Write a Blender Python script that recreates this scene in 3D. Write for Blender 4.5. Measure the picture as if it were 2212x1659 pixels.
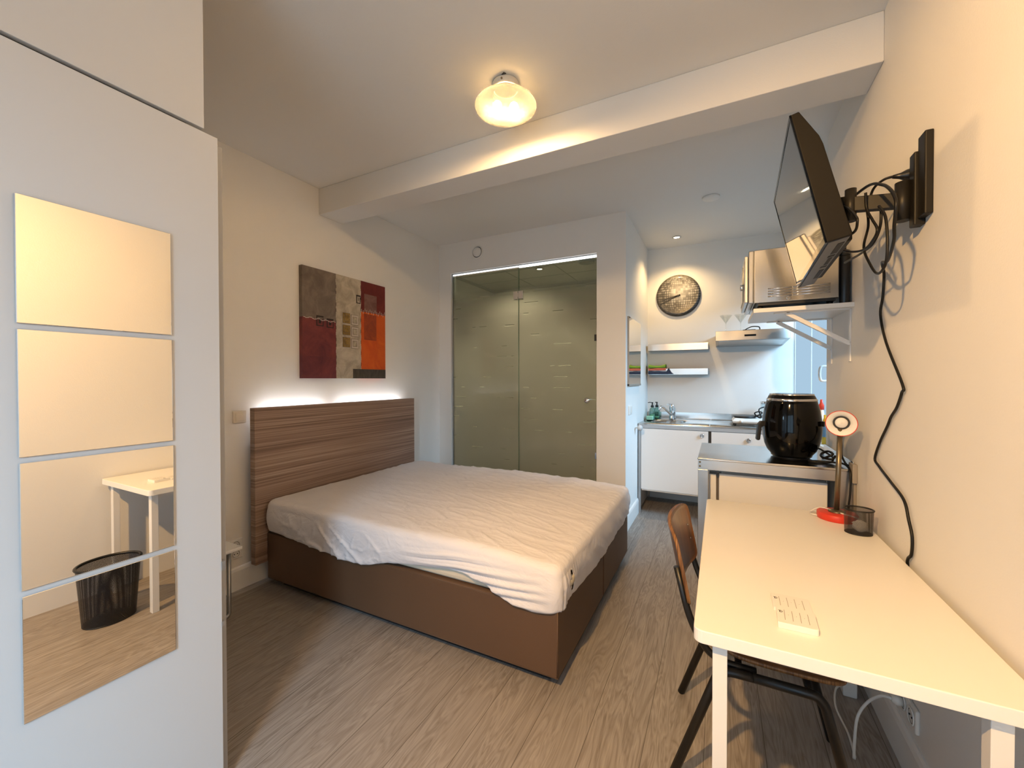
import bpy, bmesh, math, random
from mathutils import Vector, Matrix, noise

random.seed(7)
for o in list(bpy.data.objects):
    bpy.data.objects.remove(o)
SC = bpy.context.scene
COL = SC.collection
PI = math.pi

# ------------------------------------------------------------------ camera
F_PX, H_CAM = 879.6, 1.38
yaw, pit, rol = (math.radians(a) for a in (26.977, -0.646, -0.087))
c_, s_ = math.cos(yaw), math.sin(yaw)
r_ = Vector((c_, s_, 0)); f_ = Vector((-s_, c_, 0)); u_ = Vector((0, 0, 1))
f2 = f_ * math.cos(pit) + u_ * math.sin(pit)
u2 = u_ * math.cos(pit) - f_ * math.sin(pit)
r3 = r_ * math.cos(rol) + u2 * math.sin(rol)
u3 = u2 * math.cos(rol) - r_ * math.sin(rol)
cd = bpy.data.cameras.new('camera')
cam = bpy.data.objects.new('camera', cd)
COL.objects.link(cam)
cd.sensor_fit = 'HORIZONTAL'; cd.sensor_width = 36.0
cd.lens = 36.0 * F_PX / 2212.0
cd.clip_start = 0.02
m = Matrix((r3, u3, -f2)).transposed().to_4x4()
m.translation = Vector((0, 0, H_CAM))
cam.matrix_world = m
SC.camera = cam

# ------------------------------------------------------------------ world, light, exposure
W = bpy.data.worlds.new('world'); SC.world = W; W.use_nodes = True
W.node_tree.nodes['Background'].inputs[0].default_value = (0.62, 0.8, 1.0, 1)
W.node_tree.nodes['Background'].inputs[1].default_value = 0.25
vs = SC.view_settings
vs.view_transform = 'Standard'; vs.look = 'None'; vs.gamma = 1.0; vs.use_curve_mapping = False
vs.exposure = 0.0
SC.cycles.use_denoising = True
SC.cycles.max_bounces = 10
SC.cycles.diffuse_bounces = 5
SC.cycles.glossy_bounces = 5
SC.cycles.transparent_max_bounces = 16
SC.cycles.sample_clamp_indirect = 6.0
SC.cycles.caustics_reflective = False
SC.cycles.caustics_refractive = False

WARM = (1.0, 0.60, 0.235)
BULB = (1.0, 0.64, 0.30)
BULB_L = 4300.0        # radiance of the two bulbs in the lamp over the bed
AIMED_W = 370.0        # unseen lamp behind the viewer; spotlight form chosen to spare the wardrobe
DAY_KITCHEN = 0.37     # radiance of the frosted kitchen window
DAY_FRONT = 1.55        # radiance of the window behind the camera
DAY = (0.53, 0.78, 1.0)
SPOT_W = 50.0


def daylight(name, loc, target, sx, sy, power):
    """sky light falling in from outside a window"""
    l = bpy.data.lights.new(name, 'AREA'); l.shape = 'RECTANGLE'; l.size = sx; l.size_y = sy
    l.energy = power; l.color = (0.46, 0.74, 1.0)
    o = bpy.data.objects.new(name, l); COL.objects.link(o); o.location = loc
    o.rotation_euler = (Vector(target) - Vector(loc)).to_track_quat('-Z', 'Y').to_euler()
    return o


daylight('sky_kitchen', (3.2, 3.25, 3.4), (-0.75, 4.1, 0.5), 1.5, 1.5, 540.0)
daylight('sky_front', (1.6, -3.4, 2.9), (-1.5, 0.35, 0.4), 1.9, 1.7, 1350.0)


def point_light(name, loc, power, color, radius, parent=None):
    l = bpy.data.lights.new(name, 'POINT'); l.energy = power; l.color = color; l.shadow_soft_size = radius
    o = bpy.data.objects.new(name, l); COL.objects.link(o); o.location = loc
    return o


# ------------------------------------------------------------------ materials
def lin(c):
    if isinstance(c, str):
        c = tuple(int(c[i:i + 2], 16) / 255 for i in (0, 2, 4))
        c = tuple(x / 12.92 if x <= 0.04045 else ((x + 0.055) / 1.055) ** 2.4 for x in c)
    return (c[0], c[1], c[2], 1.0)


class NT:
    def __init__(s, name):
        s.m = bpy.data.materials.new(name); s.m.use_nodes = True
        s.t = s.m.node_tree; s.n = s.t.nodes; s.l = s.t.links
        s.b = s.n.get('Principled BSDF'); s.out = s.n.get('Material Output')

    def node(s, typ, **kw):
        nd = s.n.new(typ)
        for k, v in kw.items():
            setattr(nd, k, v)
        return nd

    def link(s, a, b):
        s.l.new(a, b)

    def val(s, nd, **kw):
        for k, v in kw.items():
            nd.inputs[k.replace('_', ' ')].default_value = v
        return nd

    def math(s, op, a, b=None, c=None):
        nd = s.node('ShaderNodeMath', operation=op)
        for i, x in enumerate((a, b, c)):
            if x is None: continue
            if hasattr(x, 'is_output'): s.link(x, nd.inputs[i])
            else: nd.inputs[i].default_value = x
        return nd.outputs[0]

    def mix(s, fac, a, b):
        nd = s.node('ShaderNodeMix', data_type='RGBA')
        for i, x in ((0, fac), (6, a), (7, b)):
            if hasattr(x, 'is_output'): s.link(x, nd.inputs[i])
            else: nd.inputs[i].default_value = x
        return nd.outputs[2]

    def coord(s, kind='Object'):
        return s.node('ShaderNodeTexCoord').outputs[kind]

    def noise(s, vec, scale, detail=3.0, rough=0.5, dist=0.0):
        nd = s.node('ShaderNodeTexNoise')
        nd.inputs['Scale'].default_value = scale; nd.inputs['Detail'].default_value = detail
        nd.inputs['Roughness'].default_value = rough; nd.inputs['Distortion'].default_value = dist
        s.link(vec, nd.inputs['Vector'])
        return nd.outputs['Fac']

    def scale(s, vec, xyz, off=(0, 0, 0)):
        nd = s.node('ShaderNodeMapping'); s.link(vec, nd.inputs[0])
        nd.inputs['Scale'].default_value = xyz; nd.inputs['Location'].default_value = off
        return nd.outputs[0]

    def ramp(s, fac, stops):
        nd = s.node('ShaderNodeValToRGB'); e = nd.color_ramp.elements
        while len(e) < len(stops): e.new(0.5)
        for i, (p, c) in enumerate(stops):
            e[i].position = p; e[i].color = lin(c) if not (isinstance(c, tuple) and len(c) == 4) else c
        s.link(fac, nd.inputs[0])
        return nd.outputs[0]

    def bump(s, h, strength=0.2, dist=0.01):
        nd = s.node('ShaderNodeBump'); nd.inputs['Strength'].default_value = strength
        nd.inputs['Distance'].default_value = dist
        s.link(h, nd.inputs['Height']); s.link(nd.outputs[0], s.b.inputs['Normal'])


MAT = {}


def mat(name, color, rough=0.5, metal=0.0, var=0.04, scale=8.0, bump=0.0, bscale=60.0, spec=0.5, coat=0.0):
    t = NT(name)
    col = lin(color)
    co = t.coord()
    if var > 0:
        f = t.noise(co, scale, 4)
        a = tuple(max(0, x * (1 - var)) for x in col[:3]) + (1,)
        b = tuple(min(1, x * (1 + var)) for x in col[:3]) + (1,)
        t.link(t.mix(f, a, b), t.b.inputs['Base Color'])
    else:
        t.b.inputs['Base Color'].default_value = col
    t.b.inputs['Roughness'].default_value = rough
    t.b.inputs['Metallic'].default_value = metal
    t.b.inputs['Specular IOR Level'].default_value = spec
    t.b.inputs['Coat Weight'].default_value = coat
    if bump > 0:
        t.bump(t.noise(co, bscale, 4), bump, 0.004)
    MAT[name] = t.m
    return t.m


def emit(name, color, strength):
    t = NT(name); t.n.remove(t.b)
    e = t.node('ShaderNodeEmission'); e.inputs[0].default_value = lin(color); e.inputs[1].default_value = strength
    t.link(e.outputs[0], t.out.inputs[0]); MAT[name] = t.m
    return t.m


mat('wall_paint', (0.80, 0.79, 0.765), 0.75, var=0.015, scale=3, bump=0.12, bscale=180)
mat('ceiling_paint', (0.78, 0.775, 0.755), 0.85, var=0.015, scale=2, bump=0.08, bscale=150)
mat('trim_paint', (0.82, 0.815, 0.80), 0.4, var=0.01)
mat('white_board', (0.80, 0.80, 0.79), 0.38, var=0.012, scale=4)
mat('wardrobe_white', (0.60, 0.605, 0.61), 0.42, var=0.015, scale=2)
mat('wardrobe_gray', (0.36, 0.37, 0.385), 0.4, var=0.03)
mat('seam_brown', (0.06, 0.045, 0.03), 0.8)
mat('desk_white', (0.84, 0.83, 0.80), 0.32, var=0.01, scale=6, spec=0.4)
mat('leg_white', (0.80, 0.79, 0.77), 0.4, var=0.01)
mat('plastic_white', (0.80, 0.79, 0.76), 0.35, var=0.015)
mat('plastic_cream', (0.76, 0.70, 0.60), 0.4, var=0.02)
mat('plastic_black', (0.010, 0.010, 0.011), 0.35, var=0.1)
mat('cable_black', (0.007, 0.0065, 0.006), 0.45, var=0.1, spec=0.3)
mat('metal_black', (0.006, 0.0055, 0.005), 0.4, var=0.1, metal=0.0)
mat('mount_metal', (0.014, 0.012, 0.009), 0.42, var=0.1, spec=0.25)
mat('gloss_black', (0.0015, 0.0015, 0.0015), 0.07, var=0.0, spec=0.28)
mat('screen_black', (0.004, 0.004, 0.005), 0.05, var=0.0, coat=0.6)
mat('tv_case', (0.009, 0.0075, 0.0055), 0.42, spec=0.12, var=0.1, scale=90)
mat('tv_under', (0.10, 0.10, 0.10), 0.4, var=0.05)
mat('chrome', (0.75, 0.75, 0.76), 0.12, metal=1.0, var=0.0)
mat('bronze', (0.20, 0.165, 0.11), 0.35, metal=0.8, var=0.05)
mat('red_plastic', (0.66, 0.045, 0.02), 0.4, var=0.04)
mat('blue_plastic', (0.20, 0.42, 0.70), 0.4, var=0.04)
mat('yellow_plastic', (0.75, 0.58, 0.06), 0.4, var=0.04)
mat('mint_sponge', (0.30, 0.62, 0.46), 0.9, var=0.15, scale=60, bump=0.5, bscale=120)
mat('cloth_green', (0.22, 0.40, 0.05), 0.95, var=0.15, scale=40, bump=0.4, bscale=200)
mat('cloth_coral', (0.68, 0.18, 0.12), 0.95, var=0.15, scale=40, bump=0.4, bscale=200)
mat('cloth_navy', (0.03, 0.045, 0.09), 0.95, var=0.2, scale=40, bump=0.4, bscale=200)
mat('bed_brown', (0.112, 0.064, 0.037), 0.50, spec=0.35, var=0.06, scale=5, bump=0.15, bscale=400)
mat('bed_dark', (0.012, 0.010, 0.009), 0.9)
mat('mattress_cream', (0.68, 0.62, 0.50), 0.9, var=0.05, scale=30, bump=0.25, bscale=150)
mat('paper_white', (0.75, 0.74, 0.72), 0.8, var=0.05)
mat('void_black', (0.0003, 0.0003, 0.0003), 1.0, var=0, spec=0.0)
mat('outlet_dark', (0.03, 0.03, 0.03), 0.6)
mat('gray_metal', (0.42, 0.43, 0.44), 0.35, metal=0.7, var=0.04)
mat('gray_strip', (0.40, 0.44, 0.48), 0.42, metal=0.25, var=0.05)
mat('gray_box', (0.30, 0.27, 0.23), 0.5, var=0.05)
mat('bath_tile', (0.62, 0.61, 0.56), 0.35, var=0.03)
mat('gasket', (0.10, 0.08, 0.06), 0.6)
mat('ink', (0.05, 0.045, 0.04), 0.7, var=0)
mat('disc_gray', (0.55, 0.55, 0.54), 0.6, var=0.02)
emit('spot_glow', (1.0, 0.86, 0.62), 14.0)
emit('led_white', (0.92, 0.95, 1.0), 26.0)
emit('led_door', (0.92, 0.97, 1.0), 3.2)


def steel(name, base=0.58, rough=0.22, wave=0.35, wscale=5.0, axis=(1, 1, 1)):
    t = NT(name); co = t.coord()
    br = t.noise(t.scale(co, (2, 2, 240)), 3.0, 3)
    t.link(t.mix(br, (base * 0.9, base * 0.89, base * 0.86, 1), (base * 1.1, base * 1.08, base * 1.05, 1)), t.b.inputs['Base Color'])
    t.b.inputs['Metallic'].default_value = 1.0; t.b.inputs['Roughness'].default_value = rough
    t.bump(t.noise(t.scale(co, axis), wscale, 1), wave, 0.02)
    MAT[name] = t.m


steel('steel', 0.50, 0.22, 0.16, 4.0)
steel('steel_top', 0.55, 0.16, 0.18, 3.0)
steel('steel_worn', 0.52, 0.30, 0.25, 3.0)
steel('steel_hood', 0.36, 0.28, 0.25, 4.0)


def mk_mirror():
    t = NT('mirror'); t.b.inputs['Base Color'].default_value = (0.93, 0.93, 0.91, 1)
    t.b.inputs['Metallic'].default_value = 1.0
    t.link(t.math('MULTIPLY', t.noise(t.coord(), 20, 2), 0.02), t.b.inputs['Roughness'])
    MAT['mirror'] = t.m


mk_mirror()


def mk_clear(name, tint=(0.97, 0.98, 0.97), refl=0.5):
    t = NT(name); t.n.remove(t.b)
    tr = t.node('ShaderNodeBsdfTransparent'); tr.inputs[0].default_value = lin(tint)
    gl = t.node('ShaderNodeBsdfGlossy'); gl.inputs['Roughness'].default_value = 0.03
    lw = t.node('ShaderNodeLayerWeight'); lw.inputs[0].default_value = 0.35
    mx = t.node('ShaderNodeMixShader')
    t.link(t.math('MULTIPLY', lw.outputs['Fresnel'], refl), mx.inputs[0])
    t.link(tr.outputs[0], mx.inputs[1]); t.link(gl.outputs[0], mx.inputs[2])
    t.link(mx.outputs[0], t.out.inputs[0]); MAT[name] = t.m


mk_clear('glass_clear', refl=0.28)
mk_clear('glass_edge', (0.62, 0.78, 0.72), 0.7)
mk_clear('glass_teal', (0.66, 0.82, 0.77), 0.5)
mk_clear('screen_film', (0.95, 0.95, 0.95), 0.3)


def mk_frost():
    """shower glass: sand-blasted film with thin clear lines, clear band at the top"""
    t = NT('glass_frosted'); t.n.remove(t.b)
    co = t.coord(); sp = t.node('ShaderNodeSeparateXYZ'); t.link(co, sp.inputs[0])
    z, x = sp.outputs['Z'], sp.outputs['X']
    zz = t.math('DIVIDE', z, 0.108)
    fr = t.math('FRACT', zz)
    line = t.math('LESS_THAN', fr, 0.055)
    seg = t.node('ShaderNodeCombineXYZ'); t.link(t.math('MULTIPLY', x, 3.3), seg.inputs[0]); t.link(t.math('FLOOR', zz), seg.inputs[2])
    sn = t.noise(seg.outputs[0], 1.0, 1)
    clear = t.math('MULTIPLY', line, t.math('GREATER_THAN', sn, 0.57))
    top = t.math('SMOOTH_MIN', 1.0, t.math('MAXIMUM', 0.0, t.math('DIVIDE', t.math('SUBTRACT', z, 2.05), 0.30)), 0.02)
    clear = t.math('MAXIMUM', clear, top)
    tr = t.node('ShaderNodeBsdfTransparent'); tr.inputs[0].default_value = (0.66, 0.70, 0.64, 1)
    df = t.node('ShaderNodeBsdfDiffuse'); df.inputs[0].default_value = (0.40, 0.39, 0.33, 1)
    tl = t.node('ShaderNodeBsdfTranslucent'); tl.inputs[0].default_value = (0.62, 0.64, 0.58, 1)
    rf = t.node('ShaderNodeBsdfRefraction'); rf.inputs['Roughness'].default_value = 0.35; rf.inputs['IOR'].default_value = 1.12
    rf.inputs[0].default_value = (0.70, 0.74, 0.68, 1)
    m1 = t.node('ShaderNodeMixShader'); m1.inputs[0].default_value = 0.5
    t.link(df.outputs[0], m1.inputs[1]); t.link(tl.outputs[0], m1.inputs[2])
    m2 = t.node('ShaderNodeMixShader'); m2.inputs[0].default_value = 0.45
    t.link(m1.outputs[0], m2.inputs[1]); t.link(rf.outputs[0], m2.inputs[2])
    m3 = t.node('ShaderNodeMixShader'); t.link(clear, m3.inputs[0])
    t.link(m2.outputs[0], m3.inputs[1]); t.link(tr.outputs[0], m3.inputs[2])
    gl = t.node('ShaderNodeBsdfGlossy'); gl.inputs['Roughness'].default_value = 0.08
    m4 = t.node('ShaderNodeMixShader'); m4.inputs[0].default_value = 0.05
    t.link(m3.outputs[0], m4.inputs[1]); t.link(gl.outputs[0], m4.inputs[2])
    t.link(m4.outputs[0], t.out.inputs[0]); MAT['glass_frosted'] = t.m


mk_frost()


def mk_pane(name, strength):
    """frosted window pane lit from outside by the day"""
    t = NT(name); t.n.remove(t.b)
    e = t.node('ShaderNodeEmission'); e.inputs[0].default_value = DAY + (1,); e.inputs[1].default_value = strength
    tr = t.node('ShaderNodeBsdfTransparent'); tr.inputs[0].default_value = (0.7, 0.7, 0.7, 1)
    ad = t.node('ShaderNodeAddShader'); t.link(e.outputs[0], ad.inputs[0]); t.link(tr.outputs[0], ad.inputs[1])
    t.link(ad.outputs[0], t.out.inputs[0]); MAT[name] = t.m


mk_pane('pane_kitchen', DAY_KITCHEN)
mk_pane('pane_front', DAY_FRONT)


def mk_bulb():
    t = NT('bulb_glow'); t.n.remove(t.b)
    lw = t.node('ShaderNodeLayerWeight'); lw.inputs[0].default_value = 0.5
    e = t.node('ShaderNodeEmission'); e.inputs[0].default_value = BULB + (1,)
    k = t.math('SUBTRACT', 1.0, lw.outputs['Facing'])
    t.link(t.math('MULTIPLY', t.math('MULTIPLY', k, k), BULB_L), e.inputs[1])
    t.link(e.outputs[0], t.out.inputs[0]); MAT['bulb_glow'] = t.m


mk_bulb()


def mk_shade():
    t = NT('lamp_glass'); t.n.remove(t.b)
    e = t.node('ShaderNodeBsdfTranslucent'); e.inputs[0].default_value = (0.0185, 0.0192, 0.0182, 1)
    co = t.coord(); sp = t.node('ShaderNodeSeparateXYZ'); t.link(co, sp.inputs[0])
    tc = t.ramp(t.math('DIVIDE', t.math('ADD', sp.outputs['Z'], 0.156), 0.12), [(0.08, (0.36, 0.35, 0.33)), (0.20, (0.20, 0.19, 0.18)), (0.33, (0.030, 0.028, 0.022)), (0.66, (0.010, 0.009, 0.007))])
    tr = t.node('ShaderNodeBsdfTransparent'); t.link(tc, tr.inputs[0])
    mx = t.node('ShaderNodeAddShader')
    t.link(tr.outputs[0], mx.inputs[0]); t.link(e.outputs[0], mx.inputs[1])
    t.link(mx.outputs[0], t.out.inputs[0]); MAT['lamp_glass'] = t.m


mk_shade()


def mk_floor():
    t = NT('oak_laminate'); co = t.coord(); sp = t.node('ShaderNodeSeparateXYZ'); t.link(co, sp.inputs[0])
    uv = t.node('ShaderNodeCombineXYZ')
    t.link(sp.outputs['Y'], uv.inputs[0]); t.link(t.math('ADD', sp.outputs['X'], 0.249), uv.inputs[1])
    bk = t.node('ShaderNodeTexBrick'); bk.offset = 0.37; bk.offset_frequency = 2
    t.link(uv.outputs[0], bk.inputs['Vector'])
    t.val(bk, Scale=1.0, Mortar_Size=0.0012, Mortar_Smooth=0.0, Bias=0.0, Brick_Width=7.0, Row_Height=0.203)
    bk.inputs['Color1'].default_value = (0, 0, 0, 1); bk.inputs['Color2'].default_value = (1, 1, 1, 1)
    bk.inputs['Mortar'].default_value = (0.5, 0.5, 0.5, 1)
    rnd = t.node('ShaderNodeSeparateColor'); t.link(bk.outputs['Color'], rnd.inputs[0])
    rr = rnd.outputs[0]
    g = t.node('ShaderNodeCombineXYZ')
    t.link(t.math('MULTIPLY', sp.outputs['Y'], 1.1), g.inputs[0])
    t.link(t.math('MULTIPLY', sp.outputs['X'], 9.0), g.inputs[1])
    t.link(t.math('MULTIPLY', rr, 37.0), g.inputs[2])
    big = t.noise(g.outputs[0], 1.6, 3, 0.55, 0.9)
    rings = t.math('FRACT', t.math('MULTIPLY', big, 9.0))
    rings = t.math('ABSOLUTE', t.math('SUBTRACT', rings, 0.5))
    g2 = t.node('ShaderNodeCombineXYZ')
    t.link(t.math('MULTIPLY', sp.outputs['Y'], 5.0), g2.inputs[0])
    t.link(t.math('MULTIPLY', sp.outputs['X'], 150.0), g2.inputs[1]); t.link(rr, g2.inputs[2])
    fine = t.noise(g2.outputs[0], 1.0, 5, 0.65)
    f = t.math('ADD', t.math('MULTIPLY', rings, 0.55), t.math('MULTIPLY', fine, 0.62))
    f = t.math('ADD', f, t.math('MULTIPLY', t.math('SUBTRACT', big, 0.5), 0.35))
    col = t.ramp(f, [(0.12, (0.140, 0.118, 0.100)), (0.42, (0.270, 0.240, 0.215)), (0.78, (0.41, 0.375, 0.345))])
    col = t.mix(t.math('MULTIPLY', rr, 0.30), col, (0.285, 0.255, 0.232, 1))
    col = t.mix(bk.outputs['Fac'], col, (0.10, 0.08, 0.065, 1))
    t.link(col, t.b.inputs['Base Color'])
    t.link(t.math('ADD', 0.34, t.math('MULTIPLY', fine, 0.18)), t.b.inputs['Roughness'])
    t.b.inputs['Specular IOR Level'].default_value = 0.45
    h = t.math('SUBTRACT', t.math('MULTIPLY', fine, 0.25), bk.outputs['Fac'])
    t.bump(h, 0.25, 0.002)
    MAT['oak_laminate'] = t.m


mk_floor()


def mk_headboard():
    t = NT('headboard_wood'); co = t.coord()
    a = t.noise(t.scale(co, (2.0, 0.55, 95)), 1.0, 5, 0.65, 0.15)
    b = t.noise(t.scale(co, (1, 0.3, 9)), 1.0, 3)
    f = t.math('ADD', t.math('MULTIPLY', a, 0.85), t.math('MULTIPLY', b, 0.25))
    col = t.ramp(f, [(0.32, (0.10, 0.060, 0.043)), (0.50, (0.24, 0.155, 0.116)), (0.62, (0.36, 0.255, 0.195)), (0.74, (0.52, 0.41, 0.32))])
    t.link(col, t.b.inputs['Base Color']); t.b.inputs['Roughness'].default_value = 0.5
    t.bump(a, 0.5, 0.004); MAT['headboard_wood'] = t.m


mk_headboard()


def mk_ply():
    t = NT('chair_ply'); co = t.coord()
    a = t.noise(t.scale(co, (30, 30, 3)), 1.0, 4, 0.6, 0.4)
    col = t.ramp(a, [(0.3, (0.085, 0.032, 0.010)), (0.7, (0.19, 0.078, 0.024))])
    t.link(col, t.b.inputs['Base Color']); t.b.inputs['Roughness'].default_value = 0.28
    t.b.inputs['Coat Weight'].default_value = 0.3; MAT['chair_ply'] = t.m
    t = NT('ply_edge'); co = t.coord()
    a = t.noise(t.scale(co, (260, 8, 8)), 1.0, 2)
    t.link(t.ramp(a, [(0.35, (0.10, 0.04, 0.012)), (0.65, (0.27, 0.13, 0.045))]), t.b.inputs['Base Color'])
    MAT['ply_edge'] = t.m


mk_ply()


def mk_sheet():
    t = NT('sheet_cotton'); co = t.coord()
    a = t.noise(co, 5, 4)
    t.link(t.mix(a, (0.73, 0.715, 0.745, 1), (0.80, 0.785, 0.815, 1)), t.b.inputs['Base Color'])
    t.b.inputs['Roughness'].default_value = 0.9
    t.b.inputs['Sheen Weight'].default_value = 0.15
    w = t.noise(t.scale(co, (1.0, 2.2, 1.5)), 9, 4, 0.55, 1.4)
    t.bump(w, 0.30, 0.02); MAT['sheet_cotton'] = t.m


mk_sheet()


def mk_mesh(name, sx, sz, col, open_=0.33):
    """expanded wire mesh: metal with rows of small holes"""
    t = NT(name); co = t.coord('UV'); sp = t.node('ShaderNodeSeparateXYZ'); t.link(co, sp.inputs[0])
    u = t.math('MULTIPLY', sp.outputs['X'], sx); v = t.math('MULTIPLY', sp.outputs['Y'], sz)
    a = t.math('ABSOLUTE', t.math('SUBTRACT', t.math('FRACT', t.math('ADD', u, v)), 0.5))
    b = t.math('ABSOLUTE', t.math('SUBTRACT', t.math('FRACT', t.math('SUBTRACT', u, v)), 0.5))
    hole = t.math('MULTIPLY', t.math('LESS_THAN', a, open_), t.math('LESS_THAN', b, open_))
    t.b.inputs['Base Color'].default_value = lin(col); t.b.inputs['Roughness'].default_value = 0.4
    tr = t.node('ShaderNodeBsdfTransparent'); mx = t.node('ShaderNodeMixShader')
    t.link(hole, mx.inputs[0]); t.link(t.b.outputs[0], mx.inputs[1]); t.link(tr.outputs[0], mx.inputs[2])
    t.link(mx.outputs[0], t.out.inputs[0]); MAT[name] = t.m


mk_mesh('wire_mesh', 70, 22, (0.012, 0.011, 0.010))
mk_mesh('bin_mesh', 110, 40, (0.006, 0.006, 0.009), 0.24)


def mk_disco():
    """printed mirror-ball face of the clock: square facets on a sphere seen from the front"""
    t = NT('clock_print'); co = t.coord(); sp = t.node('ShaderNodeSeparateXYZ'); t.link(co, sp.inputs[0])
    R = 0.233
    x = t.math('DIVIDE', sp.outputs['X'], R); z = t.math('DIVIDE', sp.outputs['Z'], R)
    r2 = t.math('ADD', t.math('MULTIPLY', x, x), t.math('MULTIPLY', z, z))
    y = t.math('SQRT', t.math('MAXIMUM', t.math('SUBTRACT', 1.0, r2), 0.0))
    lat = t.math('ARCSINE', t.math('MINIMUM', t.math('MAXIMUM', z, -1.0), 1.0))
    lon = t.math('ARCTAN2', x, t.math('ADD', y, 0.0001))
    a = t.math('MULTIPLY', lat, 8.5); b = t.math('MULTIPLY', lon, 8.5)
    ga = t.math('LESS_THAN', t.math('FRACT', a), 0.20); gb = t.math('LESS_THAN', t.math('FRACT', b), 0.20)
    g = t.math('MAXIMUM', ga, gb)
    cell = t.node('ShaderNodeCombineXYZ'); t.link(t.math('FLOOR', a), cell.inputs[0]); t.link(t.math('FLOOR', b), cell.inputs[1])
    wn = t.node('ShaderNodeTexWhiteNoise'); t.link(cell.outputs[0], wn.inputs['Vector'])
    low = t.noise(cell.outputs[0], 0.16, 2)
    dx = t.math('SUBTRACT', x, 0.12); dz = t.math('SUBTRACT', z, 0.22)
    core = t.math('SQRT', t.math('ADD', t.math('MULTIPLY', dx, dx), t.math('MULTIPLY', dz, dz)))
    f = t.math('ADD', t.math('MULTIPLY', wn.outputs['Value'], 0.30), t.math('ADD', t.math('MULTIPLY', low, 0.55), t.math('MULTIPLY', t.math('SUBTRACT', 0.55, core), 0.45)))
    col = t.ramp(f, [(0.15, (0.13, 0.122, 0.108)), (0.42, (0.33, 0.31, 0.275)), (0.72, (0.66, 0.63, 0.57))])
    edge = t.math('MINIMUM', 1.0, t.math('MAXIMUM', 0.0, t.math('MULTIPLY', t.math('SUBTRACT', core, 0.30), 3.0)))
    dark = t.mix(t.math('MULTIPLY', g, edge), col, (0.04, 0.036, 0.03, 1))
    t.link(dark, t.b.inputs['Base Color']); t.b.inputs['Roughness'].default_value = 0.2
    t.b.inputs['Metallic'].default_value = 0.0; MAT['clock_print'] = t.m


mk_disco()


def mk_paint(name, c1, c2, scale=6.0, thr=(0.35, 0.65), bump=0.35, stretch=(1, 1, 1)):
    t = NT(name); co = t.coord()
    a = t.noise(t.scale(co, stretch), scale, 6, 0.65, 1.2)
    t.link(t.ramp(a, [(thr[0], c1), (thr[1], c2)]), t.b.inputs['Base Color'])
    t.b.inputs['Roughness'].default_value = 0.65
    t.bump(t.noise(co, 26, 5, 0.6, 1.5), bump, 0.008); MAT[name] = t.m


mk_paint('art_taupe', (0.115, 0.088, 0.068), (0.21, 0.165, 0.13))
mk_paint('art_wine', (0.085, 0.012, 0.018), (0.30, 0.055, 0.045), 3.0, (0.35, 0.8))
mk_paint('art_wine_dark', (0.072, 0.010, 0.018), (0.19, 0.034, 0.034), 3.4)
mk_paint('art_cream', (0.33, 0.285, 0.215), (0.56, 0.50, 0.40), 7.0, bump=0.9)
mk_paint('art_maroon', (0.10, 0.006, 0.004), (0.17, 0.018, 0.012), 3.0)
mk_paint('art_orange', (0.50, 0.052, 0.004), (0.66, 0.12, 0.008), 3.0)
mk_paint('art_rust', (0.24, 0.035, 0.008), (0.36, 0.06, 0.010), 12.0)
mk_paint('art_char', (0.028, 0.024, 0.019), (0.075, 0.066, 0.052), 9.0, stretch=(1, 6, 1))
mk_paint('art_ochre', (0.16, 0.095, 0.018), (0.36, 0.23, 0.06), 14.0, bump=0.9)
mk_paint('art_stone', (0.26, 0.22, 0.155), (0.55, 0.49, 0.37), 14.0, bump=0.9)
mk_paint('art_mauve', (0.13, 0.05, 0.04), (0.20, 0.10, 0.08), 10.0)
mat('art_white', (0.55, 0.50, 0.43), 0.7)
mat('art_black', (0.018, 0.012, 0.010), 0.7)


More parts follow.
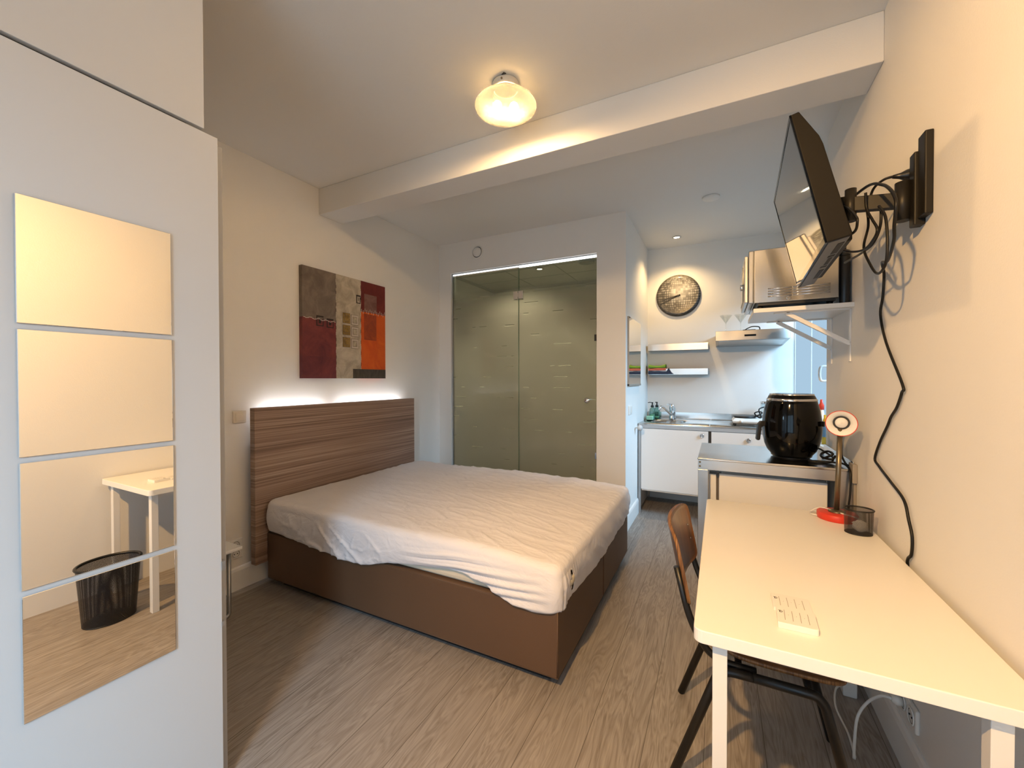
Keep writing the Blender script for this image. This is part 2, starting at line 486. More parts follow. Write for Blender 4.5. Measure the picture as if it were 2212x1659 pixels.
# ------------------------------------------------------------------ mesh builder
class MB:
    def __init__(s):
        s.v, s.f, s.mi, s.sm, s.uv = [], [], [], [], {}

    def add(s, verts, faces, mi=0, smooth=False):
        b = len(s.v); s.v += [Vector(p) for p in verts]
        for f in faces:
            s.f.append(tuple(i + b for i in f)); s.mi.append(mi); s.sm.append(smooth)
        return b

    def box(s, a, b, mi=0):
        x0, y0, z0 = (min(p, q) for p, q in zip(a, b)); x1, y1, z1 = (max(p, q) for p, q in zip(a, b))
        v = [(x0, y0, z0), (x1, y0, z0), (x1, y1, z0), (x0, y1, z0), (x0, y0, z1), (x1, y0, z1), (x1, y1, z1), (x0, y1, z1)]
        s.add(v, [(0, 3, 2, 1), (4, 5, 6, 7), (0, 1, 5, 4), (1, 2, 6, 5), (2, 3, 7, 6), (3, 0, 4, 7)], mi)
        return s

    def obox(s, c, ax, ay, az, mi=0):
        """oriented box from half-axes"""
        c = Vector(c); ax, ay, az = Vector(ax), Vector(ay), Vector(az)
        v = [c + ax * i + ay * j + az * k for k in (-1, 1) for j in (-1, 1) for i in (-1, 1)]
        f = [(0, 2, 3, 1), (4, 5, 7, 6), (0, 1, 5, 4), (2, 6, 7, 3), (0, 4, 6, 2), (1, 3, 7, 5)]
        s.add(v, f, mi); return s

    def rings(s, loops, mi=0, smooth=True, closed=True, cap0=True, cap1=True, uv=False):
        n = len(loops[0]); v = [p for L in loops for p in L]; fs = []
        b0 = len(s.f)
        for i in range(len(loops) - 1):
            for j in range(n if closed else n - 1):
                k = (j + 1) % n
                fs.append((i * n + j, i * n + k, (i + 1) * n + k, (i + 1) * n + j))
        b = s.add(v, fs, mi, smooth)
        if uv:
            q = b0
            for i in range(len(loops) - 1):
                for j in range(n if closed else n - 1):
                    u0, u1 = j / n, (j + 1) / n; v0, v1 = i / (len(loops) - 1), (i + 1) / (len(loops) - 1)
                    s.uv[q] = [(u0, v0), (u1, v0), (u1, v1), (u0, v1)]; q += 1
        if cap0: s.f.append(tuple(b + j for j in reversed(range(n)))); s.mi.append(mi); s.sm.append(False)
        if cap1:
            e = b + (len(loops) - 1) * n
            s.f.append(tuple(e + j for j in range(n))); s.mi.append(mi); s.sm.append(False)
        return s

    def lathe(s, prof, c=(0, 0, 0), axis=(0, 0, 1), n=32, mi=0, cap0=True, cap1=True, sx=1.0, sy=1.0, smooth=True, uv=False):
        """profile [(r, h)] turned about axis through c"""
        a = Vector(axis).normalized(); t = Vector((1, 0, 0)) if abs(a.x) < 0.9 else Vector((0, 1, 0))
        if abs(a.z) > 0.99: e1, e2 = Vector((1, 0, 0)), Vector((0, 1, 0)) * (1 if a.z > 0 else -1)
        else:
            e1 = a.cross(t).normalized(); e2 = a.cross(e1)
        c = Vector(c)
        L = [[c + a * h + (e1 * math.cos(2 * PI * j / n) * sx + e2 * math.sin(2 * PI * j / n) * sy) * r for j in range(n)] for r, h in prof]
        return s.rings(L, mi, smooth, True, cap0, cap1, uv)

    def cyl(s, p, q, r, r2=None, n=20, mi=0):
        p, q = Vector(p), Vector(q); d = q - p
        return s.lathe([(r, 0), (r if r2 is None else r2, d.length)], p, d, n, mi)

    def tube(s, pts, r, n=10, mi=0, smooth=True, closed=False):
        P = [Vector(p) for p in pts]; L = []
        up = Vector((0.12, 0.31, 1)).normalized(); prev = None
        N = len(P)
        for i, p in enumerate(P):
            if closed: d = P[(i + 1) % N] - P[i - 1]
            else: d = P[min(i + 1, N - 1)] - P[max(i - 1, 0)]
            d.normalize()
            if prev is None:
                e1 = d.cross(up)
                if e1.length < 1e-3: e1 = d.cross(Vector((1, 0, 0)))
            else: e1 = prev - d * prev.dot(d)
            e1.normalize(); prev = e1; e2 = d.cross(e1)
            L.append([p + (e1 * math.cos(2 * PI * j / n) + e2 * math.sin(2 * PI * j / n)) * r for j in range(n)])
        if closed: L.append(L[0])
        return s.rings(L, mi, smooth, True, not closed, not closed)

    def prism(s, poly, vec, mi=0):
        """polygon (3D points) extruded by vec"""
        v = Vector(vec); n = len(poly); P = [Vector(p) for p in poly]
        s.add(P + [p + v for p in P], [tuple(reversed(range(n))), tuple(range(n, 2 * n))] +
              [(i, (i + 1) % n, n + (i + 1) % n, n + i) for i in range(n)], mi)
        return s


def spline(pts, k=6):
    """smooth curve through points"""
    P = [Vector(p) for p in pts]; out = []
    for i in range(len(P) - 1):
        a, b, c, d = P[max(i - 1, 0)], P[i], P[i + 1], P[min(i + 2, len(P) - 1)]
        for j in range(k):
            t = j / k
            out.append(0.5 * ((2 * b) + (c - a) * t + (2 * a - 5 * b + 4 * c - d) * t * t + (3 * b - a - 3 * c + d) * t ** 3))
    out.append(P[-1]); return out


def fillet(pts, r, k=6):
    """polyline with rounded corners"""
    P = [Vector(p) for p in pts]; out = [P[0]]
    for i in range(1, len(P) - 1):
        a, b, c = P[i - 1], P[i], P[i + 1]
        d1, d2 = (a - b), (c - b); rr = min(r, d1.length * 0.45, d2.length * 0.45)
        p, q = b + d1.normalized() * rr, b + d2.normalized() * rr
        for j in range(k + 1):
            t = j / k; out.append(p * (1 - t) ** 2 + b * 2 * t * (1 - t) + q * t * t)
    out.append(P[-1]); return out


def wloc(o):
    p = Vector((0, 0, 0))
    while o is not None:
        p += o.location; o = o.parent
    return p


def obj(name, mb, mats, parent=None, bevel=0.0, seg=2, loc=None, auto=False):
    if isinstance(mats, str): mats = [mats]
    org = wloc(parent) if parent is not None else Vector(loc if loc is not None else (0, 0, 0))
    me = bpy.data.meshes.new(name)
    me.from_pydata([tuple(p - org) for p in mb.v], [], mb.f)
    for k in mats: me.materials.append(MAT[k])
    for i, p in enumerate(me.polygons):
        p.material_index = mb.mi[i]; p.use_smooth = mb.sm[i]
    if mb.uv:
        ul = me.uv_layers.new(name='UVMap')
        for i, p in enumerate(me.polygons):
            if i in mb.uv:
                for li, uvc in zip(p.loop_indices, mb.uv[i]): ul.data[li].uv = uvc
    me.update()
    o = bpy.data.objects.new(name, me); COL.objects.link(o)
    if parent is not None: o.parent = parent
    else: o.location = org
    if bevel > 0:
        b = o.modifiers.new('bevel', 'BEVEL'); b.width = bevel; b.segments = seg; b.limit_method = 'ANGLE'; b.angle_limit = math.radians(50)
    return o


def tag(o, label, cat, group=None, kind=None):
    o['label'] = label; o['category'] = cat
    if group: o['group'] = group
    if kind: o['kind'] = kind
    return o


def thing(name, loc, label, cat, group=None):
    o = bpy.data.objects.new(name, None); COL.objects.link(o); o.location = loc; o.empty_display_size = 0.05
    return tag(o, label, cat, group)


def struct(name, mb, mats, label, cat, bevel=0.0, loc=None):
    return tag(obj(name, mb, mats, None, bevel, loc=loc), label, cat, kind='structure')


def copy_tree(o, parent=None):
    n = o.copy(); COL.objects.link(n)
    if parent is not None: n.parent = parent
    for ch in list(o.children): copy_tree(ch, n)
    return n


# ------------------------------------------------------------------ the room
XL, XR, ZC = -2.825, 0.597, 2.888
YB, YF = 5.0, -1.7
YP, XS = 3.736, -0.752          # shower wall, kitchen side wall
XW = 0.68                       # window wall of the kitchen
struct('floor', MB().box((XL - 0.1, YF - 0.1, -0.08), (1.1, YB + 0.1, 0.0)), 'oak_laminate', 'grey-brown oak laminate floor in long planks', 'floor')
struct('ceiling', MB().box((XL - 0.1, YF - 0.1, ZC), (1.1, YB + 0.1, ZC + 0.1)), 'ceiling_paint', 'plain white painted ceiling above the bed and kitchen', 'ceiling')
struct('wall_left', MB().box((XL - 0.12, YF - 0.1, 0), (XL, YB + 0.1, ZC)), 'wall_paint', 'white wall behind the headboard', 'wall')
struct('wall_right', MB().box((XR, YF - 0.1, 0), (XR + 0.2, 3.16, ZC)), 'wall_paint', 'white wall along the desk that carries the television', 'wall')
struct('wall_back', MB().box((XL, YB, 0), (XW + 0.002, YB + 0.12, ZC)), 'wall_paint', 'white kitchen wall behind the sink and clock', 'wall')
w = MB()
WZ0, WZ1, WY0, WY1 = 0.98, 2.30, 3.30, YB
XO = XW + 0.12
w.box((XW, 3.16, 0), (XO, YB, WZ0)); w.box((XW, 3.16, WZ1), (XO, YB, ZC))
w.box((XW, 3.16, WZ0), (XO, WY0, WZ1))
struct('wall_window', w, 'wall_paint', 'set-back white kitchen wall around the frosted window', 'wall')
w = MB(); OX0, OX1, OZ = -2.662, -1.018, 2.555
w.box((XL, YP, 0), (OX0, YP + 0.1, ZC)); w.box((OX1, YP, 0), (XS, YP + 0.1, ZC)); w.box((OX0, YP, OZ), (OX1, YP + 0.1, ZC))
struct('wall_shower', w, 'wall_paint', 'white wall with the opening for the glass shower front', 'wall')
struct('wall_kitchen', MB().box((XS - 0.1, YP + 0.1, 0), (XS, YB, ZC)), 'wall_paint', 'narrow white wall beside the sink with the small mirror', 'wall')
w = MB(); FX0, FX1, FZ0, FZ1 = -1.35, 0.35, 0.15, 2.25
w.box((XL, YF - 0.12, 0), (FX0, YF, ZC)); w.box((FX1, YF - 0.12, 0), (1.1, YF, ZC))
w.box((FX0, YF - 0.12, 0), (FX1, YF, FZ0)); w.box((FX0, YF - 0.12, FZ1), (FX1, YF, ZC))
struct('wall_front', w, 'wall_paint', 'white wall behind the viewer with the large window', 'wall')
struct('beam', MB().box((XL, 2.19, 2.682), (XR, 2.41, ZC)), 'wall_paint', 'white ceiling beam running across the room', 'beam', bevel=0.004)
struct('shower_ceiling', MB().box((XL, YP + 0.1, 2.62), (XS - 0.1, YB, 2.66)), 'ceiling_paint', 'lowered white ceiling inside the shower room', 'ceiling')


def baseboard(name, a, b, nrm, label, h=0.15, d=0.016):
    a, b, n = Vector(a), Vector(b), Vector(nrm)
    z = Vector((0, 0, 1))
    prof = [a, a + n * d, a + n * d + z * (h - 0.025), a + n * d * 0.7 + z * (h - 0.008), a + n * d * 0.3 + z * h, a + z * h]
    mb = MB().prism(prof, b - a)
    return struct(name, mb, 'trim_paint', label, 'baseboard')


baseboard('baseboard_left', (XL, -1.0, 0), (XL, YP, 0), (1, 0, 0), 'white baseboard under the headboard wall')
baseboard('baseboard_right', (XR, YF, 0), (XR, 3.16, 0), (-1, 0, 0), 'white baseboard under the desk wall')
baseboard('baseboard_kitchen', (XS, YP, 0), (XS, 4.33, 0), (1, 0, 0), 'white baseboard of the narrow wall beside the sink')
baseboard('baseboard_back', (XS, YB, 0), (XW, YB, 0), (0, -1, 0), 'white baseboard in shade under the sink unit')
baseboard('baseboard_shower', (OX1, YP, 0), (XS, YP, 0), (0, -1, 0), 'white baseboard between shower and kitchen')

# kitchen window: two frosted casements
win = thing('window_1', (XW, 4.1, WZ0), 'white kitchen window of two tall frosted panes lit by daylight', 'window')
win['kind'] = 'structure'
for y0, y1 in ((WY0 + 0.002, 4.172), (4.176, WY1 - 0.002)):
    f = MB(); t_ = 0.007
    xa, xb = XW + 0.004, XW + 0.009
    f.box((xa, y0, WZ0), (xb, y0 + t_, WZ1)); f.box((xa, y1 - t_, WZ0), (xb, y1, WZ1))
    f.box((xa, y0, WZ0), (xb, y1, WZ0 + t_)); f.box((xa, y0, WZ1 - t_), (xb, y1, WZ1))
    sash = obj('sash', f, 'trim_paint', win)
    obj('pane', MB().box((XW + 0.0035, y0 + t_, WZ0 + t_), (XW + 0.0075, y1 - t_, WZ1 - t_)), 'pane_kitchen', sash)
h = MB(); h.tube(spline([(XW + 0.005, 3.62, 1.47), (XW - 0.03, 3.61, 1.465), (XW - 0.038, 3.61, 1.42), (XW - 0.03, 3.61, 1.37), (XW + 0.005, 3.62, 1.365)]), 0.009)
obj('handle', h, 'plastic_white', win)
struct('trim_1', MB().box((XW - 0.012, WY0 - 0.02, WZ0 - 0.03), (XW + 0.02, WY1, WZ0)), 'trim_paint', 'white window sill beside the hot plate', 'window sill')
win = thing('window_2', (-0.5, YF, FZ0), 'large white-framed window in the wall behind the viewer', 'window'); win['kind'] = 'structure'
f = MB()
for x in (FX0, (FX0 + FX1) / 2 - 0.03, FX1 - 0.06): f.box((x, YF - 0.07, FZ0), (x + 0.06, YF - 0.02, FZ1))
for z in (FZ0, FZ1 - 0.06): f.box((FX0, YF - 0.07, z), (FX1, YF - 0.02, z + 0.06))
obj('frame', f, 'trim_paint', win)
obj('pane', MB().box((FX0 + 0.06, YF - 0.055, FZ0 + 0.06), ((FX0 + FX1) / 2 - 0.03, YF - 0.045, FZ1 - 0.06)), 'pane_front', win)
obj('pane', MB().box(((FX0 + FX1) / 2 + 0.03, YF - 0.055, FZ0 + 0.06), (FX1 - 0.06, YF - 0.045, FZ1 - 0.06)), 'pane_front', win)

# ------------------------------------------------------------------ ceiling lamps
def ceiling_lamp(x, y, label):
    t = thing('ceiling_lamp', (x, y, ZC), label, 'lamp')
    z = ZC
    obj('base', MB().lathe([(0.066, 0), (0.068, -0.004), (0.068, -0.028), (0.065, -0.031), (0.058, -0.031)], (x, y, z - 0.004), cap1=False), 'plastic_cream', t)
    obj('glare_blocker', MB().lathe([(0.058, -0.033), (0.058, -0.037)], (x, y, z)), 'void_black', t)  # added black disc that swallows bulb glare on the base underside
    obj('screw', MB().cyl((x + 0.0675 * math.cos(4.9), y + 0.0675 * math.sin(4.9), z - 0.022), (x + 0.0715 * math.cos(4.9), y + 0.0715 * math.sin(4.9), z - 0.022), 0.005), 'bronze', t)
    obj('wire_stub', MB().prism([(x + 0.012, y - 0.066, z - 0.001), (x + 0.035, y - 0.062, z - 0.001), (x + 0.028, y - 0.074, z - 0.002)], (0, 0, -0.004)), 'plastic_black', t)
    p = [(0.060, -0.036), (0.064, -0.040), (0.066, -0.050), (0.064, -0.060), (0.068, -0.066), (0.095, -0.076), (0.125, -0.089), (0.147, -0.103),
         (0.157, -0.117), (0.155, -0.127), (0.143, -0.136), (0.125, -0.1435), (0.112, -0.147), (0.109, -0.150), (0.09, -0.1525), (0.05, -0.155), (0.02, -0.156), (0.001, -0.1561)]
    for dx, dy in ((-0.034, -0.026), (0.036, 0.020)):
        bb = MB().lathe([(0.001, -0.022), (0.010, -0.0195), (0.018, -0.012), (0.022, 0.0), (0.018, 0.012), (0.010, 0.0195), (0.001, 0.022)], (x + dx, y + dy, z - 0.118), n=24)
        obj('light_bulb', bb, 'bulb_glow', t)
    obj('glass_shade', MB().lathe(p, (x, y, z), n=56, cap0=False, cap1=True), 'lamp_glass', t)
    return t


LX, LY = -0.975, 1.85
ceiling_lamp(LX, LY, 'milky glass disc ceiling lamp glowing warm above the bed')
def aimed_spot(p, target, label):
    """unseen room lamp, shaped as a spotlight so its cone misses the wardrobe"""
    p = Vector(p); t = thing('ceiling_spotlight', (p.x, p.y, ZC), label, 'spotlight')
    d = (Vector(target) - p).normalized()
    obj('rose', MB().lathe([(0.055, 0), (0.055, -0.02), (0.012, -0.024)], (p.x, p.y, ZC - 0.001), n=32), 'plastic_white', t)
    obj('stem', MB().cyl((p.x, p.y, ZC - 0.02), p - d * 0.05, 0.009), 'plastic_white', t)
    obj('head', MB().lathe([(0.02, -0.10), (0.045, -0.095), (0.055, 0.02), (0.052, 0.02), (0.046, -0.02)], p, d, n=36, cap1=False), 'plastic_white', t)
    obj('bulb_face', MB().lathe([(0.046, -0.022), (0.046, -0.018)], p, d, n=36), 'spot_glow', t)
    l = bpy.data.lights.new('aimed_bulb', 'SPOT'); l.energy = AIMED_W; l.color = (1.0, 0.57, 0.20); l.spot_size = math.radians(104); l.spot_blend = 0.85; l.shadow_soft_size = 0.035
    o = bpy.data.objects.new('aimed_bulb', l); COL.objects.link(o); o.location = p + d * 0.024
    o.rotation_euler = d.to_track_quat('-Z', 'Y').to_euler()


aimed_spot((-0.55, -0.54, 2.72), (0.50, 1.35, 0.85), 'unseen lamp behind the viewer, assumed as a white ceiling spotlight turned to the desk')


def spot(x, y, z, label, power, color=(1.0, 0.66, 0.30)):
    t = thing('ceiling_spotlight', (x, y, z), label, 'spotlight')
    obj('rim', MB().lathe([(0.034, 0.0), (0.043, -0.004), (0.043, -0.007), (0.034, -0.009), (0.031, -0.004)], (x, y, z), cap0=False, cap1=False), 'chrome', t)
    obj('bulb_face', MB().lathe([(0.0305, -0.001), (0.0305, -0.004)], (x, y, z)), 'spot_glow', t)
    l = bpy.data.lights.new('spot_bulb', 'SPOT'); l.energy = power; l.color = color; l.spot_size = math.radians(125); l.spot_blend = 0.7; l.shadow_soft_size = 0.03
    o = bpy.data.objects.new('spot_bulb', l); COL.objects.link(o); o.location = (x, y, z - 0.012)
    return t


spot(-0.409, 4.659, ZC, 'small round recessed spotlight in the kitchen ceiling', SPOT_W)
spot(-1.80, 4.22, 2.62, 'small round recessed spotlight seen through the shower glass', 135.0, (1.0, 0.78, 0.52))
d = MB().lathe([(0.066, 0), (0.066, -0.012), (0.055, -0.018), (0.0, -0.020)], (-0.066, 3.77, ZC), n=40, cap0=True, cap1=False)
tag(obj('smoke_detector', d, 'plastic_white', loc=(-0.066, 3.77, ZC)), 'flat white round detector on the kitchen ceiling', 'detector')
t = thing('air_vent', (-2.315, YP, 2.743), 'round white air vent on the wall above the shower glass', 'vent')
obj('rim', MB().lathe([(0.070, 0), (0.068, 0.010), (0.060, 0.012), (0.058, 0.002)], (-2.315, YP, 2.743), (0, -1, 0), n=40, cap0=False, cap1=False), 'plastic_white', t)
obj('gap_ring', MB().lathe([(0.058, 0.001), (0.049, 0.001)], (-2.315, YP - 0.002, 2.743), (0, -1, 0), n=40, cap0=False, cap1=False), 'outlet_dark', t)
obj('disc', MB().lathe([(0.051, 0.002), (0.051, 0.012), (0.046, 0.016), (0.001, 0.018)], (-2.315, YP, 2.743), (0, -1, 0), n=40), 'plastic_white', t)
t = thing('air_vent', (-1.25, 4.18, 2.62), 'round air vent in the shower ceiling behind the glass', 'vent')
obj('rim', MB().lathe([(0.085, 0), (0.085, -0.014), (0.07, -0.02), (0.06, -0.004)], (-1.25, 4.18, 2.62), n=32, cap0=False), 'disc_gray', t)

# ------------------------------------------------------------------ wardrobe with mirror tiles
WX, WYE = -1.5, 0.777
t = thing('wardrobe', (-2.1, -0.2, 0), 'tall white wardrobe with flat door and seam near the top', 'wardrobe')
obj('carcass', MB().box((XL + 0.002, -1.15, 0.0), (WX - 0.03, WYE - 0.03, 2.17)).box((XL + 0.002, -1.15, 2.17), (WX - 0.03, 0.70, ZC - 0.002)), 'seam_brown', t)
obj('lower_door', MB().box((WX - 0.02, -1.15, 0.012), (WX, WYE, 2.188)), 'wardrobe_white', t, 0.0015)
obj('upper_door', MB().box((WX - 0.02, -1.15, 2.199), (WX, 0.737, ZC - 0.003)), 'wardrobe_white', t, 0.0015)
post = obj('edge_post', MB().box((WX - 0.055, WYE - 0.03, 0.0), (WX - 0.024, WYE + 0.026, 2.176)), 'wardrobe_gray', t, 0.002)
obj('side_panel', MB().box((XL + 0.002, WYE - 0.032, 0.0), (WX - 0.06, WYE - 0.012, 2.176)), 'wardrobe_white', t)
obj('latch', MB().box((WX - 0.024, WYE - 0.002, 0.735), (WX + 0.004, WYE + 0.010, 0.765)), 'gray_metal', t)
obj('latch', MB().box((WX - 0.024, WYE - 0.002, 0.545), (WX + 0.003, WYE + 0.006, 0.56)), 'gray_metal', t)
MT, MG, MY0 = 0.3095, 0.0140, 0.3305
names = ('topmost of the four square mirror tiles on the wardrobe door', 'second square mirror tile from the top on the wardrobe door',
         'third square mirror tile from the top, reflecting the desk top', 'lowest square mirror tile, reflecting the bin and floor')
for k, lab in enumerate(names):
    z1 = 1.8265 - k * (MT + MG)
    y0 = MY0 + 0.0007 * k
    mt = MB().box((WX + 0.001, y0, z1 - MT), (WX + 0.006, y0 + MT, z1))
    o = tag(obj('mirror_tile', mt, ['mirror'], bevel=0.0012, loc=(WX, y0, z1 - MT)), lab, 'mirror', 'mirror tiles on the wardrobe door')

# ------------------------------------------------------------------ bed
BX0, BX1, BY0, BY1, BZ0, BZ1 = -2.698, -0.628, 1.676, 3.205, 0.050, 0.362
bed = thing('bed', (-1.66, 2.44, 0), 'low double bed base in brown faux leather with wooden headboard', 'bed')
YM = 2.466
for y0, y1 in ((BY0, YM - 0.002), (YM + 0.002, BY1)):
    bs = obj('box_spring', MB().box((BX0, y0, BZ0), (BX1, y1, BZ1)), 'bed_brown', bed, 0.012, 3)
    obj('plinth', MB().box((BX0 + 0.08, y0 + 0.06, 0.0), (BX1 - 0.06, y1 - 0.06, BZ0 + 0.02)), 'bed_dark', bs)
s_m = MB()
for z in (BZ1 - 0.006, BZ0 + 0.006):
    s_m.tube([(BX0 + 0.01, BY0 + 0.003, z), (BX1 - 0.003, BY0 + 0.003, z), (BX1 - 0.003, BY1 - 0.01, z)], 0.0028, 6)
s_m.tube([(BX1 - 0.004, BY0 + 0.004, BZ0 + 0.01), (BX1 - 0.004, BY0 + 0.004, BZ1 - 0.01)], 0.004, 6)
obj('piping', s_m, 'bed_brown', bed)
hb = obj('headboard', MB().box((-2.752, 1.603, 0.160), (-2.702, 3.165, 1.194)), 'headboard_wood', bed, 0.002)
for y in (1.75, 2.95): obj('wall_spacer', MB().box((XL + 0.001, y, 0.9), (-2.752, y + 0.05, 1.0)), 'bed_dark', hb)
led = thing('led_strip', (-2.765, 2.4, 1.15), 'white light strips hidden behind the top of the headboard', 'light strip')
for y0, y1 in ((1.70, 2.215), (2.33, 3.09)):
    obj('light_bar', MB().box((-2.768, y0, 1.150), (-2.756, y1, 1.158)), 'led_white', led)

mat_o = MB().box((BX0 + 0.02, BY0 + 0.012, BZ1), (BX1 + 0.006, BY1 - 0.02, 0.545))
mat_o.lathe([(0.001, 0.0), (0.6, -0.002), (0.9, -0.006), (1.0, -0.014)], (-0.594, 1.790, 0.452), (1, 0, 0), n=28, sx=0.022, sy=0.044, cap0=False, cap1=False)
tag(obj('mattress', mat_o, 'mattress_cream', bevel=0.03, seg=3, loc=(-1.66, 2.44, BZ1)), 'cream mattress edge showing under the lifted sheet', 'mattress')


def build_sheet():
    mb = MB()
    X0, X1, Y0, Y1, R = -2.694, -0.612, 1.660, 3.208, 0.055
    peri = []          # (x, y, nx, ny)

    def arc(cx, cy, a0, k=10):
        for j in range(k + 1):
            a = a0 + (PI / 2) * j / k
            peri.append((cx + R * math.cos(a), cy + R * math.sin(a), math.cos(a), math.sin(a)))

    def line(x0, y0, x1, y1, nx, ny, k):
        for j in range(1, k):
            u = j / k; peri.append((x0 + (x1 - x0) * u, y0 + (y1 - y0) * u, nx, ny))
    arc(X0 + R, Y0 + R, PI); line(X0 + R, Y0, X1 - R, Y0, 0, -1, 260)
    arc(X1 - R, Y0 + R, 1.5 * PI); line(X1, Y0 + R, X1, Y1 - R, 1, 0, 150)
    arc(X1 - R, Y1 - R, 0); line(X1 - R, Y1, X0 + R, Y1, 0, 1, 60)
    arc(X0 + R, Y1 - R, PI / 2); line(X0, Y1 - R, X0, Y0 + R, -1, 0, 40)
    near = [(-2.70, .381), (-2.55, .376), (-2.387, .366), (-2.25, .352), (-2.129, .344), (-2.02, .334), (-1.893, .329), (-1.82, .332), (-1.747, .343), (-1.67, .366), (-1.608, .383),
            (-1.5, .396), (-1.414, .406), (-1.25, .424), (-1.123, .430), (-1.03, .416), (-0.96, .387), (-0.915, .358), (-0.842, .341), (-0.749, .333), (-0.659, .349), (-0.60, .362)]
    foot = [(1.66, .358), (1.711, .352), (1.819, .367), (1.92, .355), (2.024, .342), (2.2, .330), (2.395, .318), (2.55, .326), (2.692, .337), (2.85, .334), (2.982, .338), (3.096, .352), (3.21, .37)]

    def interp(tab, x):
        if x <= tab[0][0]: return tab[0][1]
        for (a, b), (c, d) in zip(tab, tab[1:]):
            if x <= c: return b + (d - b) * (x - a) / (c - a)
        return tab[-1][1]

    def zbot(x, y, nx, ny):
        if ny < -0.5: z = interp(near, x)
        elif nx > 0.5: z = interp(foot, y)
        else: z = 0.362
        return z + 0.004 * noise.noise(Vector((x * 9, y * 9, 1.7)))
    ZT = 0.572
    ER = 0.045
    cx, cy = (X0 + X1) / 2, (Y0 + Y1) / 2
    N = len(peri); loops = []
    NR = 64

    def top_z(x, y):
        z = ZT
        dx = (x - cx) / (X1 - X0); dy = (y - cy) / (Y1 - Y0)
        z -= 0.020 * max(0, (x + 1.0) / 0.4) if x > -1.0 else 0.0
        z += 0.010 * noise.noise(Vector((x * 1.3, y * 1.3, 0.3)))
        q = Vector((x * 2.2 + 0.9 * noise.noise(Vector((x * 1.6, y * 1.6, 5))), y * 6.0, 2.0))
        z += 0.0055 * noise.noise(q)
        rdg = 1 - abs(noise.noise(Vector((x * 3.2 + 0.4 * y, y * 9.0 + 2.5 * x, 8.0)))) * 2
        z += 0.0045 * max(0, rdg) ** 4
        rdg = 1 - abs(noise.noise(Vector((x * 5.0 + 1.3, y * 17.0 + 5 * x, 6.0)))) * 2
        z += 0.0022 * max(0, rdg) ** 3
        rdg = 1 - abs(noise.noise(Vector((x * 11.0 - 5 * y, y * 8.0 + 6 * x, 3.0)))) * 2
        loc = max(0, min(1, (y - 2.55) / 0.5))
        z += 0.009 * loc * max(0, rdg) ** 3
        return z
    for i in range(1, NR + 1):
        r = i / NR
        L = []
        for (x, y, nx, ny) in peri:
            ix, iy = x - nx * ER, y - ny * ER
            px, py = cx + (ix - cx) * r, cy + (iy - cy) * r
            L.append(Vector((px, py, top_z(px, py))))
        loops.append(L)
    for j in range(1, 7):                      # rounded edge
        a = (PI / 2) * j / 6
        L = []
        for (x, y, nx, ny) in peri:
            ix, iy = x - nx * ER, y - ny * ER
            z = top_z(ix, iy) - ER + ER * math.cos(a)
            L.append(Vector((ix + nx * ER * math.sin(a), iy + ny * ER * math.sin(a), z)))
        loops.append(L)
    SK = 26
    for j in range(1, SK + 1):
        u = j / SK; L = []
        for (x, y, nx, ny) in peri:
            ix, iy = x - nx * ER, y - ny * ER
            zt = top_z(ix, iy) - ER; zb = zbot(x, y, nx, ny)
            z = zt + (zb - zt) * u
            d = 0.010 * math.sin(PI * min(1, u * 1.15)) + 0.004 * noise.noise(Vector((x * 5, y * 5, z * 6)))
            # creases
            if ny < -0.5:
                w1 = max(0, min(1, (x + 1.55) / 0.35)) * max(0, min(1, (-0.66 - x) / 0.12))
                ph = z * 130 - (x + 0.7) * 12 + 2.2 * noise.noise(Vector((x * 3, 0, z * 9)))
                d += 0.010 * w1 * min(1, u * 2.2) * (math.sin(ph) ** 3)
                w2 = max(0, min(1, (-1.55 - x) / 0.25)) * max(0, min(1, (x + 2.6) / 0.3))
                rdg = 1 - abs(noise.noise(Vector((x * 7 + z * 9, z * 6, 4.4)))) * 2
                d += 0.016 * w2 * min(1, u * 2) * max(0, rdg) ** 4
                rdg = 1 - abs(noise.noise(Vector((x * 15 - z * 14, z * 9 + x * 6, 7.4)))) * 2
                d += 0.009 * w2 * min(1, u * 2) * max(0, rdg) ** 4
                d += 0.008 * w2 * noise.noise(Vector((x * 3.4 + z * 2, 3.3, z * 3)))
                if u > 0.9: d -= 0.006 * (u - 0.9) / 0.1
            elif nx > 0.3:
                ph = y * 26 + z * 40 + 2 * noise.noise(Vector((y * 3, z * 5, 9)))
                d += 0.0045 * min(1, u * 2) * (math.sin(ph) ** 3)
                if y < 1.95:
                    wv = max(0, (1.95 - y) / 0.2)
                    d += 0.004 * wv * math.sin(y * 210)
                if u > 0.92: d -= 0.008 * (u - 0.92) / 0.08
            L.append(Vector((x + nx * d, y + ny * d, z)))
        loops.append(L)
    mb.rings(loops, 0, True, True, True, False)
    # small tear on the foot side close to the corner: drop faces inside an ellipse
    keep_f, keep_m, keep_s = [], [], []
    for f, mi_, sm_ in zip(mb.f, mb.mi, mb.sm):
        c = sum((mb.v[i] for i in f), Vector()) / len(f)
        if c.x > -0.64 and ((c.y - 1.790) / 0.024) ** 2 + ((c.z - 0.452) / 0.045) ** 2 < 1: continue
        keep_f.append(f); keep_m.append(mi_); keep_s.append(sm_)
    mb.f, mb.mi, mb.sm = keep_f, keep_m, keep_s
    # inner hem at the lower edge so the cloth has thickness
    o = obj('fitted_sheet', mb, ['sheet_cotton'], loc=(-1.66, 2.44, 0.57))
    sd = o.modifiers.new('cloth', 'SOLIDIFY'); sd.thickness = 0.003; sd.offset = -1
    hem = MB()
    last = loops[-1]
    hem.tube([p + Vector((0, 0, 0.001)) for p in last[0:460]], 0.0035, 6)
    return o


